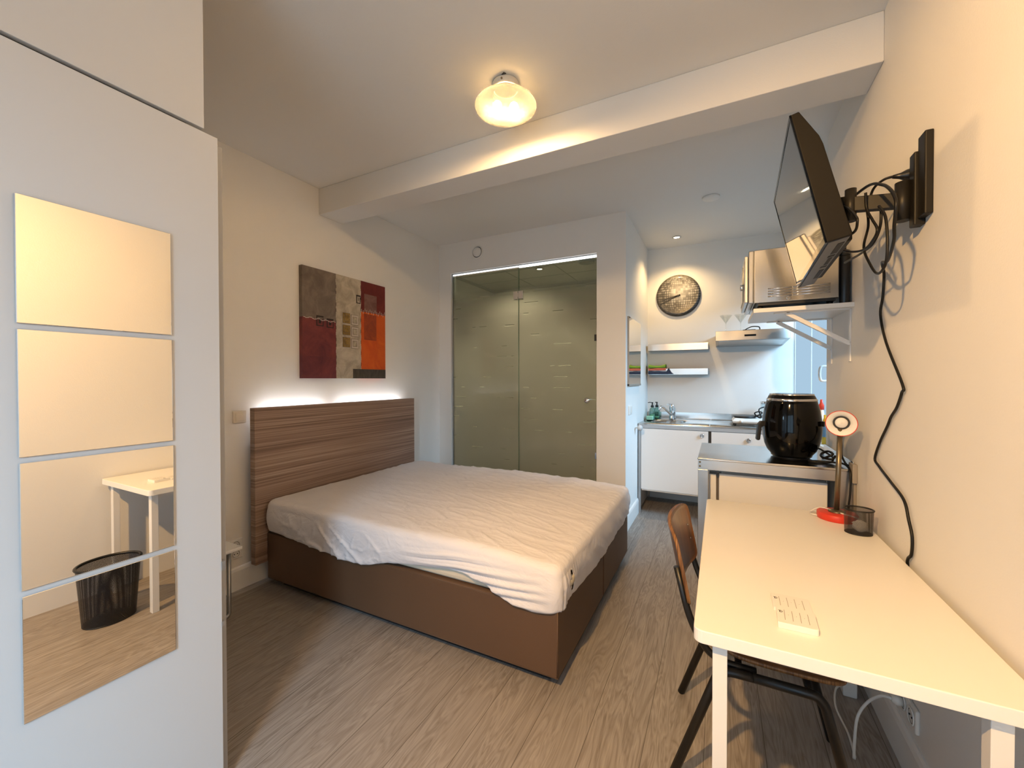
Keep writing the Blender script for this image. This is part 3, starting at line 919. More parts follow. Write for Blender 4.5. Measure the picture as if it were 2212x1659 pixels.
tag(build_sheet(), 'rumpled white fitted sheet pulled loosely over the mattress', 'bed sheet')

# ------------------------------------------------------------------ painting
PX, PY0, PY1, PZ0, PZ1 = -2.787, 2.012, 2.862, 1.391, 2.243
PW, PH = PY1 - PY0, PZ1 - PZ0
art = thing('painting', (XL, PY0, PZ0), 'square abstract canvas in taupe, wine red, cream and orange', 'painting')


def P(u, v):
    return (PY0 + u * PW, PZ0 + (1 - v) * PH)


mb = MB()
am = ['art_taupe', 'art_wine', 'art_wine_dark', 'art_cream', 'art_maroon', 'art_orange', 'art_rust', 'art_char', 'art_ochre', 'art_stone', 'art_mauve', 'art_white', 'art_black']


def patch(u0, v0, u1, v1, mi, d0=-0.036, d1=0.0):
    y0, za = P(u0, v0); y1, zb = P(u1, v1)
    mb.box((PX + d0, y0, zb), (PX + d1, y1, za), mi)


patch(0, 0, 0.355, 0.455, 0); patch(0, 0.455, 0.355, 0.80, 1); patch(0, 0.80, 0.355, 1, 2)
patch(0.355, 0, 0.66, 1, 3); patch(0.66, 0, 1, 0.315, 4); patch(0.66, 0.315, 1, 1, 5)
patch(0.555, 0.905, 1, 1, 7, 0, 0.0015)
patch(0.705, 0.125, 0.875, 0.305, 10, 0, 0.001); patch(0.70, 0.33, 0.87, 0.60, 6, 0, 0.001)
for i, (ua, ub, mi_) in enumerate(((0.435, 0.517, 8), (0.537, 0.62, 9))):
    for j, (va, vb) in enumerate(((0.36, 0.455), (0.48, 0.57), (0.60, 0.69))):
        dv = 0.008 * i
        patch(ua - 0.004, va + dv - 0.004, ub + 0.004, vb + dv + 0.004, 0, 0, 0.002)
        patch(ua, va + dv, ub, vb + dv, 11 if i else 8, 0, 0.004)
        patch(ua + 0.014, va + dv + 0.016, ub - 0.014, vb + dv - 0.016, 0, 0, 0.0045)
        patch(ua + 0.018, va + dv + 0.020, ub - 0.018, vb + dv - 0.020, mi_, 0, 0.006)
random.seed(3)
for k in range(15):
    u = 0.665 + 0.335 * k / 14.5; vv = 0.30 + 0.012 * math.sin(k * 2.1)
    patch(u, vv - 0.012, u + 0.004, vv + 0.022, 11, 0, 0.0016)
for k in range(20):
    u = 0.01 + 0.34 * k / 20; vv = 0.452 + 0.006 * math.sin(k * 1.3) + 0.012 * k / 20
    patch(u, vv, u + 0.018, vv + 0.005, 11, 0, 0.0016)
for k in range(16):
    v = 0.05 + 0.9 * k / 16
    patch(0.353, v, 0.357, v + 0.03, 12 if k % 3 else 11, 0, 0.001); patch(0.657, v, 0.661, v + 0.035, 11 if k % 2 else 12, 0, 0.001)
for (u0, v0, u1, v1) in ((0.14, 0.425, 0.215, 0.52), (0.25, 0.44, 0.325, 0.525), (0.60, 0.155, 0.655, 0.24)):
    patch(u0, v0, u1, v0 + 0.014, 12, 0, 0.0014); patch(u0, v0, u0 + 0.010, v1, 12, 0, 0.0014)
    patch(u1 - 0.008, v0 + 0.02, u1, v1, 12, 0, 0.0014); patch(u0 + 0.01, v1 - 0.008, u1, v1, 12, 0, 0.0014)
    patch(u0 + 0.025, v0 + 0.03, u1 - 0.025, v1 - 0.025, 12, 0, 0.0012)
obj('canvas', mb, am, art)
fr = MB()
fr.box((XL + 0.0005, PY0 + 0.01, PZ0 + 0.01), (PX - 0.034, PY1 - 0.01, PZ1 - 0.01))
obj('stretcher_frame', fr, 'art_char', art)

# ------------------------------------------------------------------ wall fittings, left wall
t = thing('light_switch', (XL, 1.577, 1.135), 'cream light switch on the wall left of the headboard', 'switch')
obj('plate', MB().box((XL, 1.534, 1.095), (XL + 0.009, 1.619, 1.175)), 'plastic_cream', t, 0.004, 3)
obj('rocker', MB().box((XL + 0.009, 1.549, 1.108), (XL + 0.014, 1.6045, 1.162)), 'plastic_cream', t, 0.002)


def schuko(parent, y, z, x, s=1):
    r = obj('socket_insert', MB().lathe([(0.029, 0), (0.029, 0.003), (0.024, 0.003), (0.0215, -0.002)], (x, y, z), (s, 0, 0), n=28, cap0=False, cap1=False), 'plastic_white', parent)
    obj('contact_holes', MB().cyl((x - s * 0.001, y - 0.0095, z), (x + s * 0.002, y - 0.0095, z), 0.003, n=10).cyl((x - s * 0.001, y + 0.0095, z), (x + s * 0.002, y + 0.0095, z), 0.003, n=10)
        .lathe([(0.0225, 0.0), (0.0205, 0.0)], (x + s * 0.0005, y, z), (s, 0, 0), n=24, cap0=False, cap1=False), 'outlet_dark', r)


t = thing('wall_socket', (XL, 1.54, 0.29), 'white double wall socket low behind the small side table', 'socket')
obj('plate', MB().box((XL, 1.498, 0.205), (XL + 0.010, 1.588, 0.335)), 'plastic_white', t, 0.005, 3)
schuko(t, 1.543, 0.298, XL + 0.011); schuko(t, 1.543, 0.240, XL + 0.011)

t = thing('side_table', (-2.62, 1.2, 0), 'small white side table with grey metal legs beside the wardrobe edge', 'table')
obj('tabletop', MB().box((-2.80, 0.84, 0.398), (-2.455, 1.385, 0.418)), 'white_board', t, 0.006, 3)
for x in (-2.525, -2.76):
    obj('leg', MB().tube(fillet([(x, 1.345, 0.398), (x, 1.345, 0.012), (x, 0.88, 0.012), (x, 0.88, 0.398)], 0.025), 0.011, 8), 'gray_metal', t)
obj('crossbar', MB().cyl((-2.525, 1.345, 0.385), (-2.76, 1.345, 0.385), 0.009), 'gray_metal', t)

# ------------------------------------------------------------------ shower front
GY = YP + 0.028
gl = thing('shower_screen', (-1.84, GY, 0), 'frosted glass shower front with thin clear stripes and hinged door', 'shower')
pn = obj('fixed_panel', MB().box((OX0 + 0.012, GY, 0.02), (-1.841, GY + 0.008, 2.52)), 'glass_frosted', gl)
dr = obj('door', MB().box((-1.834, GY, 0.02), (OX1 - 0.006, GY + 0.008, 2.52)), 'glass_frosted', gl)
ed = MB().box((-1.8415, GY - 0.0005, 0.02), (-1.8395, GY + 0.0085, 2.52)); ed.box((-1.8355, GY - 0.0005, 0.02), (-1.8335, GY + 0.0085, 2.52))
obj('glass_edge', ed, 'glass_edge', gl)
obj('wall_profile', MB().box((OX0, GY - 0.008, 0), (OX0 + 0.012, GY + 0.018, OZ)), 'gray_metal', gl)
hp = MB().box((-1.895, GY - 0.009, 2.205), (-1.845, GY + 0.017, 2.285)).box((-1.838, GY - 0.011, 2.205), (-1.785, GY + 0.019, 2.285)).box((-1.849, GY - 0.012, 2.225), (-1.825, GY - 0.002, 2.265))
obj('hinge', hp, 'chrome', gl, 0.002)
kn = MB().lathe([(0.012, 0), (0.012, 0.02), (0.024, 0.026), (0.026, 0.042), (0.018, 0.050), (0.001, 0.052)], (-1.109, GY, 1.181), (0, -1, 0), n=24)
obj('knob', kn, 'chrome', gl)
obj('latch_plate', MB().box((OX1 - 0.028, GY - 0.006, 1.74), (OX1, GY + 0.014, 1.80)), 'metal_black', gl)
obj('latch_plate', MB().box((OX1 - 0.022, GY - 0.006, 0.63), (OX1, GY + 0.014, 0.69)), 'chrome', gl)
led = thing('led_strip', (-1.84, GY, 2.54), 'thin white light strip along the top of the shower glass', 'light strip')
obj('profile', MB().box((OX0, GY - 0.004, 2.546), (OX1, GY + 0.024, OZ)), 'gray_metal', led)
obj('light_bar', MB().box((OX0 + 0.014, GY - 0.002, 2.534), (-1.842, GY + 0.010, 2.543)), 'led_door', led)
obj('light_bar', MB().box((-1.832, GY - 0.004, 2.524), (OX1 - 0.004, GY + 0.010, 2.543)), 'led_door', led)
# inside the shower
sh = thing('shower_fitting', (-2.6, 4.9, 1.0), 'blurred grey shower rail and mixer behind the frosted glass', 'shower fitting')
obj('rail', MB().cyl((-2.50, 4.93, 1.1), (-2.50, 4.93, 2.1), 0.012), 'gray_metal', sh)
obj('shower_head', MB().lathe([(0.02, 0), (0.055, 0.02), (0.055, 0.035)], (-2.50, 4.86, 2.08), (0, -0.6, -0.8), n=20), 'gray_metal', sh)
obj('mixer', MB().cyl((-2.66, 4.93, 1.08), (-2.36, 4.93, 1.08), 0.022), 'gray_metal', sh)
hk = MB().box((XL, 4.2, 1.93), (XL + 0.13, 4.28, 1.97))
tag(obj('corner_shelf', hk, 'metal_black', bevel=0.004, loc=(XL, 4.24, 1.95)), 'small dark shelf on the left wall behind the shower glass', 'shelf')
cl = MB()
for y in (4.15, 4.55): cl.box((XL, y, 2.616), (XS - 0.1, y + 0.006, 2.62))
for x in (-2.2, -1.6): cl.box((x, YP + 0.1, 2.616), (x + 0.006, YB, 2.62))
cl.box((XL, YB - 0.02, 2.59), (XS - 0.1, YB, 2.62)); cl.box((XL, YP + 0.1, 2.59), (XL + 0.02, YB, 2.62))
struct('trim_2', cl, 'disc_gray', 'grey joints and edge strip of the shower ceiling panels', 'ceiling trim')

# ------------------------------------------------------------------ narrow wall beside the sink
t = thing('wall_mirror', (XS, 4.12, 1.32), 'small rectangular mirror on the narrow wall beside the sink', 'mirror')
obj('glass', MB().box((XS + 0.010, 3.812, 1.332), (XS + 0.014, 4.435, 1.957)), 'mirror', t)
obj('backing', MB().box((XS, 3.812, 1.322), (XS + 0.010, 4.435, 1.958)).box((XS, 3.808, 1.320), (XS + 0.016, 3.812, 1.958)).box((XS, 3.808, 1.316), (XS + 0.018, 4.437, 1.334)), 'gray_box', t)
t = thing('light_switch', (XS, 3.93, 1.087), 'white switch plate under the small mirror beside the sink', 'switch')
obj('plate', MB().box((XS, 3.862, 1.045), (XS + 0.009, 4.0, 1.130)), 'plastic_white', t, 0.004, 3)
obj('rocker', MB().box((XS + 0.009, 3.95, 1.058), (XS + 0.013, 3.99, 1.117)), 'plastic_white', t, 0.001)
t = thing('wall_hook', (XS, 4.27, 0.89), 'white round-headed hook on the narrow wall by the counter', 'hook')
obj('stem', MB().cyl((XS, 4.24, 0.89), (XS + 0.045, 4.19, 0.895), 0.007), 'plastic_white', t)
obj('head', MB().lathe([(0.008, 0), (0.028, 0.004), (0.030, 0.010), (0.001, 0.014)], (XS + 0.045, 4.19, 0.895), (0.6, -0.8, 0), n=20), 'disc_gray', t)

# ------------------------------------------------------------------ kitchen sink unit
KX0, KX1, KY0, KY1, KZ = XS + 0.008, 0.62, 4.34, YB - 0.004, 0.926
k = thing('sink_unit', (-0.06, 4.66, 0), 'freestanding stainless sink unit with white doors against the back wall', 'kitchen unit')
mb = MB()
NP = 96
scx, scy, srx, sry = -0.515, 4.70, 0.185, 0.165


def sup(a, rx, ry, e=3.2):
    ca, sa = math.cos(a), math.sin(a)
    return (scx + rx * math.copysign(abs(ca) ** (2 / e), ca), scy + ry * math.copysign(abs(sa) ** (2 / e), sa))


def rectpt(a):
    dx, dy = math.cos(a), math.sin(a); ts = []
    if dx > 1e-9: ts.append((KX1 - scx) / dx)
    if dx < -1e-9: ts.append((KX0 - scx) / dx)
    if dy > 1e-9: ts.append((KY1 - scy) / dy)
    if dy < -1e-9: ts.append((KY0 - scy) / dy)
    tt = min(ts); return (scx + dx * tt, scy + dy * tt)


angs = [2 * PI * i / NP for i in range(NP)]
for (qx, qy) in ((KX0, KY0), (KX1, KY0), (KX1, KY1), (KX0, KY1)):
    a = math.atan2(qy - scy, qx - scx) % (2 * PI)
    i = min(range(NP), key=lambda i: abs(angs[i] - a)); angs[i] = a
outer = [Vector(rectpt(a) + (KZ,)) for a in angs]
loops = [[p + Vector((0, 0, -0.004)) for p in outer], outer]
for rx, ry, z in ((srx + 0.02, sry + 0.02, KZ), (srx + 0.012, sry + 0.012, KZ - 0.004), (srx, sry, KZ - 0.012), (srx - 0.012, sry - 0.012, KZ - 0.13), (srx - 0.06, sry - 0.06, KZ - 0.15), (0.03, 0.03, KZ - 0.152)):
    loops.append([Vector(sup(a, rx, ry) + (z,)) for a in angs])
mb.rings(loops, 0, True, True, False, True)
mb.box((KX0, KY1 - 0.012, KZ), (KX1, KY1, 1.003))
mb.box((KX0, KY0 + 0.001, KZ - 0.012), (KX1, KY0 + 0.012, KZ - 0.001))
mb.box((-0.085, KY0 + 0.004, KZ), (-0.078, KY1 - 0.02, KZ + 0.002))
top = obj('worktop', mb, 'steel_top', k)
obj('drain', MB().lathe([(0.028, 0), (0.028, 0.003), (0.001, 0.004)], (scx, scy, KZ - 0.151), n=20), 'chrome', top)
obj('front_rail', MB().box((KX0 + 0.020, KY0 + 0.002, 0.878), (KX1, KY0 + 0.02, KZ - 0.012)), 'gray_strip', k, 0.001)
for (x, y) in ((KX0, KY0), (KX1 - 0.025, KY0), (KX0, KY1 - 0.03), (KX1 - 0.025, KY1 - 0.03)):
    obj('leg', MB().box((x, y, 0.0), (x + 0.024, y + 0.025, KZ - 0.012)), 'gray_metal', k)
obj('cabinet_body', MB().box((-0.714, KY0 + 0.02, 0.232), (KX1 - 0.03, KY1 - 0.04, 0.72)).box((-0.20, KY0 + 0.02, 0.72), (KX1 - 0.03, KY1 - 0.04, 0.872)), 'white_board', k)
obj('divider_shadow', MB().box((-0.092, KY0 + 0.012, 0.24), (-0.066, KY0 + 0.0215, 0.874)), 'outlet_dark', k)


def door(name, x0, x1, z0, z1, kx, kz):
    d = obj(name, MB().box((x0, KY0 - 0.0, z0), (x1, KY0 + 0.018, z1)), 'white_board', k, 0.0015)
    kk = MB().lathe([(0.020, 0), (0.0205, 0.004), (0.0195, 0.012), (0.015, 0.014), (0.010, 0.008), (0.001, 0.008)], (kx, KY0, kz), (0, -1, 0), n=24)
    kk.box((kx - 0.003, KY0 - 0.013, kz - 0.013), (kx + 0.003, KY0 - 0.008, kz + 0.013))
    obj('knob', kk, 'chrome', d)


door('door', -0.717, -0.093, 0.250, 0.874, -0.148, 0.832)
door('drawer', -0.066, 0.555, 0.680, 0.874, 0.242, 0.812)
door('door', -0.066, 0.555, 0.250, 0.674, 0.50, 0.63)

fc = thing('faucet', (-0.49, 4.885, KZ), 'chrome single-lever mixer tap at the back of the sink', 'faucet')
obj('body', MB().lathe([(0.026, 0), (0.026, 0.02), (0.022, 0.03), (0.022, 0.12), (0.026, 0.125), (0.027, 0.165), (0.02, 0.172), (0.001, 0.173)], (-0.475, 4.89, KZ)), 'chrome', fc)
obj('spout', MB().tube(spline([(-0.478, 4.87, KZ + 0.055), (-0.51, 4.80, KZ + 0.10), (-0.545, 4.735, KZ + 0.145), (-0.565, 4.70, KZ + 0.153), (-0.575, 4.68, KZ + 0.14), (-0.578, 4.675, KZ + 0.12)]), 0.013, 12), 'chrome', fc)
obj('lever', MB().tube(spline([(-0.475, 4.89, KZ + 0.17), (-0.49, 4.85, KZ + 0.178), (-0.51, 4.80, KZ + 0.172)]), 0.008, 8), 'chrome', fc)


def dispenser(x, y, label, lean):
    z = KZ + 0.002
    t = thing('soap_dispenser', (x, y, z), label, 'soap dispenser')
    obj('bottle', MB().lathe([(0.028, 0), (0.030, 0.006), (0.030, 0.105), (0.024, 0.122), (0.012, 0.130), (0.012, 0.136)], (x, y, z), n=24), 'glass_teal', t)
    obj('soap', MB().lathe([(0.026, 0.004), (0.026, 0.055 if lean else 0.03)], (x, y, z), n=20), 'mint_sponge', t)
    p = MB().lathe([(0.017, 0.134), (0.018, 0.150), (0.010, 0.158), (0.007, 0.165), (0.007, 0.182), (0.010, 0.184), (0.010, 0.192)], (x, y, z), n=20)
    p.tube([(x, y, z + 0.188), (x - 0.03 * (1 if lean else 0.3), y - 0.012, z + 0.190), (x - 0.045 * (1 if lean else 0.3), y - 0.018, z + 0.186)], 0.0045, 8)
    obj('pump', p, 'plastic_black', t)


dispenser(-0.675, 4.83, 'teal glass soap dispenser with black pump, left of the pair by the sink', True)
dispenser(-0.635, 4.90, 'teal glass soap dispenser with black pump, nearer the tap', False)
tag(obj('sponge', MB().box((-0.725, 4.72, KZ + 0.001), (-0.655, 4.79, KZ + 0.042)), 'mint_sponge', bevel=0.005, loc=(-0.69, 4.75, KZ)), 'mint green dish sponge on the sink corner', 'sponge')

hp = thing('hot_plate', (0.25, 4.62, KZ), 'white single electric hot plate with black pan disc on the counter', 'hot plate')
b = MB()
loops = []
for (e, z) in ((0.020, 0.018), (0.004, 0.03), (0.0, 0.045), (0.012, 0.065), (0.03, 0.072)):
    loops.append([Vector((0.115 + e, 4.50 + e, KZ + z)), Vector((0.40 - e, 4.50 + e, KZ + z)), Vector((0.40 - e, 4.76 - e, KZ + z)), Vector((0.115 + e, 4.76 - e, KZ + z))])
b.rings(loops, 0, False)
obj('body', b, 'plastic_white', hp, 0.004)
obj('heating_plate', MB().lathe([(0.085, 0.07), (0.098, 0.078), (0.098, 0.088), (0.085, 0.092), (0.001, 0.092)], (0.225, 4.63, KZ), n=40), 'metal_black', hp)
obj('knob', MB().lathe([(0.013, 0), (0.013, 0.012), (0.001, 0.014)], (0.19, 4.502, KZ + 0.045), (0, -1, 0), n=16), 'plastic_white', hp)
for (x, y) in ((0.14, 4.525), (0.375, 4.525), (0.14, 4.735), (0.375, 4.735)):
    obj('foot', MB().cyl((x, y, KZ), (x, y, KZ + 0.02), 0.010), 'plastic_black', hp)
obj('cord', MB().tube(spline([(0.30, 4.62, KZ + 0.085), (0.33, 4.58, KZ + 0.10), (0.37, 4.60, KZ + 0.125), (0.35, 4.64, KZ + 0.135), (0.31, 4.63, KZ + 0.12), (0.33, 4.58, KZ + 0.09), (0.36, 4.57, KZ + 0.085), (0.345, 4.62, KZ + 0.155), (0.39, 4.66, KZ + 0.18)]), 0.006, 8), 'cable_black', hp)
jr = thing('glass_jar', (0.43, 4.86, KZ), 'clear glass jar behind the black air fryer on the counter', 'jar')
obj('jar_body', MB().lathe([(0.05, 0), (0.055, 0.01), (0.055, 0.20)], (0.43, 4.86, KZ), cap1=False), 'glass_clear', jr)
obj('lid', MB().lathe([(0.056, 0.20), (0.058, 0.205), (0.058, 0.225), (0.04, 0.228)], (0.43, 4.86, KZ)), 'chrome', jr)
bt = thing('cleaner_bottle', (0.645, 3.56, 0), 'white bottle with red cap on the window ledge by the wall corner', 'bottle')
LED = 0.935
bt.location.z = LED
obj('bottle_body', MB().lathe([(0.026, 0), (0.028, 0.01), (0.028, 0.16), (0.018, 0.215), (0.014, 0.23)], (0.645, 3.56, LED), sx=0.8), 'plastic_white', bt)
obj('cap', MB().lathe([(0.016, 0.228), (0.016, 0.26), (0.009, 0.275), (0.007, 0.30)], (0.645, 3.56, LED)), 'red_plastic', bt)
bt2 = thing('detergent_bottle', (0.648, 3.44, LED), 'blue and yellow labelled bottle in front of the red-capped bottle', 'bottle')
obj('bottle_body', MB().lathe([(0.022, 0), (0.023, 0.05), (0.023, 0.06)], (0.648, 3.44, LED), cap1=False), 'yellow_plastic', bt2)
obj('bottle_label', MB().lathe([(0.0235, 0.05), (0.0235, 0.14)], (0.648, 3.44, LED), cap0=False, cap1=False), 'blue_plastic', bt2)
obj('cap', MB().lathe([(0.022, 0.14), (0.012, 0.18), (0.012, 0.2)], (0.648, 3.44, LED)), 'yellow_plastic', bt2)
struct('trim_3', MB().box((XR + 0.005, 3.165, 0.905), (XW + 0.02, 4.33, LED)), 'trim_paint', 'narrow white ledge below the kitchen window', 'ledge')

# wall shelves and range hood on the back wall


def wall_shelf(z, label, wavy):
    t = thing('wall_shelf', (-0.42, YB, z), label, 'shelf', 'steel shelves over the sink')
    X0, X1, Y0 = -0.728, -0.108, 4.862
    obj('board', MB().box((X0, Y0, z), (X1, YB, z + 0.006)).box((X0, YB - 0.006, z), (X1, YB, z + 0.05)), 'steel', t)
    fr = MB().box((X0, Y0 - 0.002, z), (X1, Y0 + 0.004, z + (0.074 if not wavy else 0.068)))
    fr.box((X1 - 0.004, Y0, z), (X1, YB, z + 0.07)); fr.box((X0, Y0, z), (X0 + 0.004, YB, z + 0.07))
    obj('rim', fr, 'steel', t, 0.001)


wall_shelf(1.702, 'upper brushed steel shelf on the kitchen wall', False)
wall_shelf(1.430, 'lower brushed steel shelf holding folded cloths', True)
for i, (mname, z, h, x1, lab) in enumerate((('cloth_navy', 1.437, 0.040, -0.50, 'dark navy cloth at the bottom of the pile on the lower shelf'),
                                          ('cloth_coral', 1.477, 0.030, -0.535, 'coral folded cloth in the middle of the pile on the lower shelf'),
                                          ('cloth_green', 1.507, 0.030, -0.54, 'green folded cloth on top of the pile on the lower shelf'))):
    mb = MB(); NX, NY = 26, 14
    x0, y0, y1 = -0.722, 4.848 if i else 4.835, 4.98
    loopsv = []
    for j in range(NY + 1):
        row = []
        v = j / NY; y = y0 + (y1 - y0) * v
        for q in range(NX + 1):
            u = q / NX; x = x0 + (x1 - x0) * u
            e = 1 - (2 * v - 1) ** 8
            zz = z + h * (0.75 + 0.25 * e) * (0.92 + 0.25 * noise.noise(Vector((x * 14, y * 14, z * 30)))) + (0.010 * (2 * u - 1) ** 2 if i == 2 else 0.0)
            row.append(Vector((x, y, zz)))
        loopsv.append(row)
    n1 = NX + 1
    vs_ = [p for r in loopsv for p in r] + [Vector((p.x, p.y, z)) for r in loopsv for p in r]
    fs_ = []
    off = n1 * (NY + 1)
    for j in range(NY):
        for q in range(NX):
            a = j * n1 + q
            fs_.append((a, a + 1, a + 1 + n1, a + n1)); fs_.append((off + a, off + a + n1, off + a + n1 + 1, off + a + 1))
    for q in range(NX):
        fs_.append((q + 1, q, off + q, off + q + 1)); a = NY * n1 + q; fs_.append((a, a + 1, off + a + 1, off + a))
    for j in range(NY):
        a = j * n1; fs_.append((a, a + n1, off + a + n1, off + a)); a = j * n1 + NX; fs_.append((a + n1, a, off + a, off + a + n1))
    mb.add(vs_, fs_, 0, True)
    if i == 0:
        mb.prism([(-0.50, 4.838, 1.437), (-0.452, 4.838, 1.437), (-0.475, 4.838, 1.455), (-0.505, 4.838, 1.505), (-0.53, 4.838, 1.46)], (0, 0.12, 0))
    tag(obj('folded_cloth', mb, mname, loc=(-0.63, 4.91, z)), lab, 'cloth', 'folded cloths on the lower shelf')

hd = thing('range_hood', (0.27, YB, 1.75), 'flat stainless range hood on the back wall beside the window', 'range hood')
HX0, HX1, HY, HZ0, HZ1 = -0.034, 0.585, 4.53, 1.758, 1.853
obj('housing', MB().prism([(HX0, HY, HZ0), (HX0, HY, HZ1), (HX0, YB, HZ1), (HX0, YB, 1.730)], (HX1 - HX0, 0, 0)), 'steel_hood', hd, 0.002)
obj('control_panel', MB().box((0.215, HY - 0.002, 1.793), (0.312, HY + 0.002, 1.811)), 'gloss_black', hd)
obj('grease_filter', MB().prism([(HX0 + 0.03, HY + 0.04, HZ0 - 0.0045), (HX0 + 0.03, HY + 0.04, HZ0 - 0.0015), (HX0 + 0.03, YB - 0.05, 1.7320), (HX0 + 0.03, YB - 0.05, 1.729)], (HX1 - HX0 - 0.06, 0, 0)), 'steel_worn', hd)
for x, lab in ((0.058, 'clear stemmed cocktail glass on the range hood, left one'), (0.192, 'clear stemmed cocktail glass on the range hood beside the microwave')):
    t = thing('cocktail_glass', (x, 4.75, HZ1), lab, 'glass', 'cocktail glasses on the range hood')
    obj('foot', MB().lathe([(0.034, 0), (0.034, 0.002), (0.005, 0.006)], (x, 4.75, HZ1), n=28), 'glass_clear', t)
    obj('stem', MB().lathe([(0.0042, 0.004), (0.0036, 0.05), (0.0042, 0.098)], (x, 4.75, HZ1), n=12), 'glass_clear', t)
    obj('cup', MB().lathe([(0.002, 0.096), (0.058, 0.182), (0.060, 0.183), (0.056, 0.181), (0.001, 0.100)], (x, 4.75, HZ1), n=36, cap0=False, cap1=False), 'glass_clear', t)
t = thing('cable_adapter', (0.26, 4.65, HZ1), 'small black adapter with a curled cable lying on the range hood', 'adapter')
obj('body', MB().box((0.205, 4.62, HZ1), (0.315, 4.68, HZ1 + 0.014)), 'plastic_black', t, 0.003)
obj('cord', MB().tube(spline([(0.22, 4.65, HZ1 + 0.01), (0.25, 4.66, HZ1 + 0.03), (0.29, 4.66, HZ1 + 0.045), (0.34, 4.655, HZ1 + 0.04), (0.352, 4.65, HZ1 + 0.02), (0.345, 4.65, HZ1 + 0.006)]), 0.005, 8), 'cable_black', t)

# wall clock
ck = thing('wall_clock', (-0.42, YB, 2.328), 'round wall clock printed like a mirror ball with black hands', 'clock')
obj('rim', MB().lathe([(0.236, 0), (0.236, 0.012), (0.228, 0.012)], (-0.42, YB - 0.002, 2.328), (0, -1, 0), n=72, cap1=False), 'gray_box', ck)
fo = obj('face', MB().lathe([(0.233, 0.012), (0.2, 0.0125), (0.001, 0.013)], (-0.42, YB - 0.002, 2.328), (0, -1, 0), n=72), 'clock_print', ck)
cy = YB - 0.0165


def hand(ang, l, w):
    a = math.radians(ang); d = Vector((math.sin(a), 0, math.cos(a))); q = Vector((d.z, 0, -d.x)); c = Vector((-0.42, cy, 2.328))
    return MB().obox(c + d * (l / 2 - 0.012), d * (l / 2 + 0.012), q * w, Vector((0, 0.0012, 0)))


obj('hour_hand', hand(257, 0.17, 0.0085), 'ink', ck)
obj('minute_hand', hand(246, 0.215, 0.006), 'ink', ck)
obj('hub', MB().cyl((-0.42, cy + 0.003, 2.328), (-0.42, cy - 0.005, 2.328), 0.010), 'ink', ck)

# ------------------------------------------------------------------ right wall: shelf with microwave
SY0, SY1, SX0, SZ = 2.577, 3.06, 0.165, 1.740
sf = thing('wall_shelf', (XR, 2.8, SZ), 'white wall shelf on two brackets under the microwave', 'shelf')
obj('board', MB().box((SX0, SY0, SZ), (XR, SY1, SZ + 0.0225)), 'white_board', sf, 0.001)
for y in (2.64, 3.025):
    br = MB()
    br.box((XR - 0.006, y - 0.012, 1.470), (XR, y + 0.012, SZ)); br.box((SX0 + 0.10, y - 0.012, SZ - 0.006), (XR, y + 0.012, SZ))
    a, b = Vector((XR - 0.004, y, 1.560)), Vector((SX0 + 0.155, y, SZ - 0.004)); dv = (b - a).normalized()
    q = Vector((dv.z, 0, -dv.x))
    br.obox((a + b) / 2, (b - a) / 2, Vector((0, 0.012, 0)), q * 0.010)
    obj('bracket', br, 'trim_paint', sf, 0.001)
MY0_, MY1_, MX0, MX1, MZ0, MZ1 = 2.600, 3.045, 0.168, 0.540, 1.795, 2.085
mw = thing('microwave', (0.36, 2.82, SZ + 0.0225), 'stainless steel microwave on the white wall shelf', 'microwave')
obj('case', MB().box((MX0, MY0_, MZ0), (MX1, MY1_, MZ1)), 'steel', mw, 0.004, 3)
obj('base_tray', MB().box((MX0 + 0.02, MY0_ + 0.012, MZ0 - 0.013), (MX1 - 0.01, MY1_ - 0.01, MZ0 + 0.001)), 'plastic_black', mw)
ff = MB().box((MX0 - 0.026, MY0_, MZ0), (MX0, MY1_, MZ1))
obj('front_frame', ff, 'steel', mw, 0.006, 3)
do = obj('door', MB().box((0.124, MY0_ + 0.03, MZ0 + 0.012), (MX0 - 0.027, MY1_ - 0.005, MZ1 - 0.02)), 'steel_worn', mw, 0.003)
obj('door_glass', MB().box((0.121, MY0_ + 0.16, MZ0 + 0.04), (0.1245, MY1_ - 0.03, MZ1 - 0.05)), 'gloss_black', do)
obj('control_knob', MB().lathe([(0.018, 0), (0.018, 0.018), (0.015, 0.021), (0.001, 0.021)], (0.1245, MY0_ + 0.075, 1.90), (-1, 0, 0), n=20), 'chrome', mw)
vt = MB()
for kz in (1.868, 1.854, 1.840, 1.826):
    for (xa, xb) in ((0.232, 0.340), (0.345, 0.505)):
        pts = [(xa, MY0_ - 0.0005, kz), (xb, MY0_ - 0.0005, kz)]
        vt.tube(pts, 0.0042, 8)
obj('vent_slots', vt, 'chrome', mw)
lg = MB()
lg.tube([(0.327 + 0.008 * math.cos(a) * 1.1, MY0_ - 0.001, 1.812 + 0.008 * math.sin(a)) for a in [0.9 + 5.0 * j / 14 for j in range(15)]], 0.0016, 6)
lg.tube([(0.327, MY0_ - 0.001, 1.810), (0.338, MY0_ - 0.001, 1.810)], 0.0016, 6)
obj('embossed_mark', lg, 'chrome', mw)
for (x, y) in ((0.20, 2.64), (0.51, 2.64), (0.20, 3.0), (0.51, 3.0)):
    obj('foot', MB().cyl((x, y, SZ + 0.0225), (x, y, MZ0 - 0.012), 0.014), 'plastic_black', mw)
cn = thing('black_canister', (0.565, 2.66, SZ + 0.0225), 'tall black canister squeezed between the microwave and the wall', 'canister')
obj('body', MB().lathe([(0.021, 0.0), (0.0225, 0.004), (0.0225, 0.235), (0.021, 0.245)], (0.568, 2.63, SZ + 0.0225), n=28), 'plastic_black', cn)
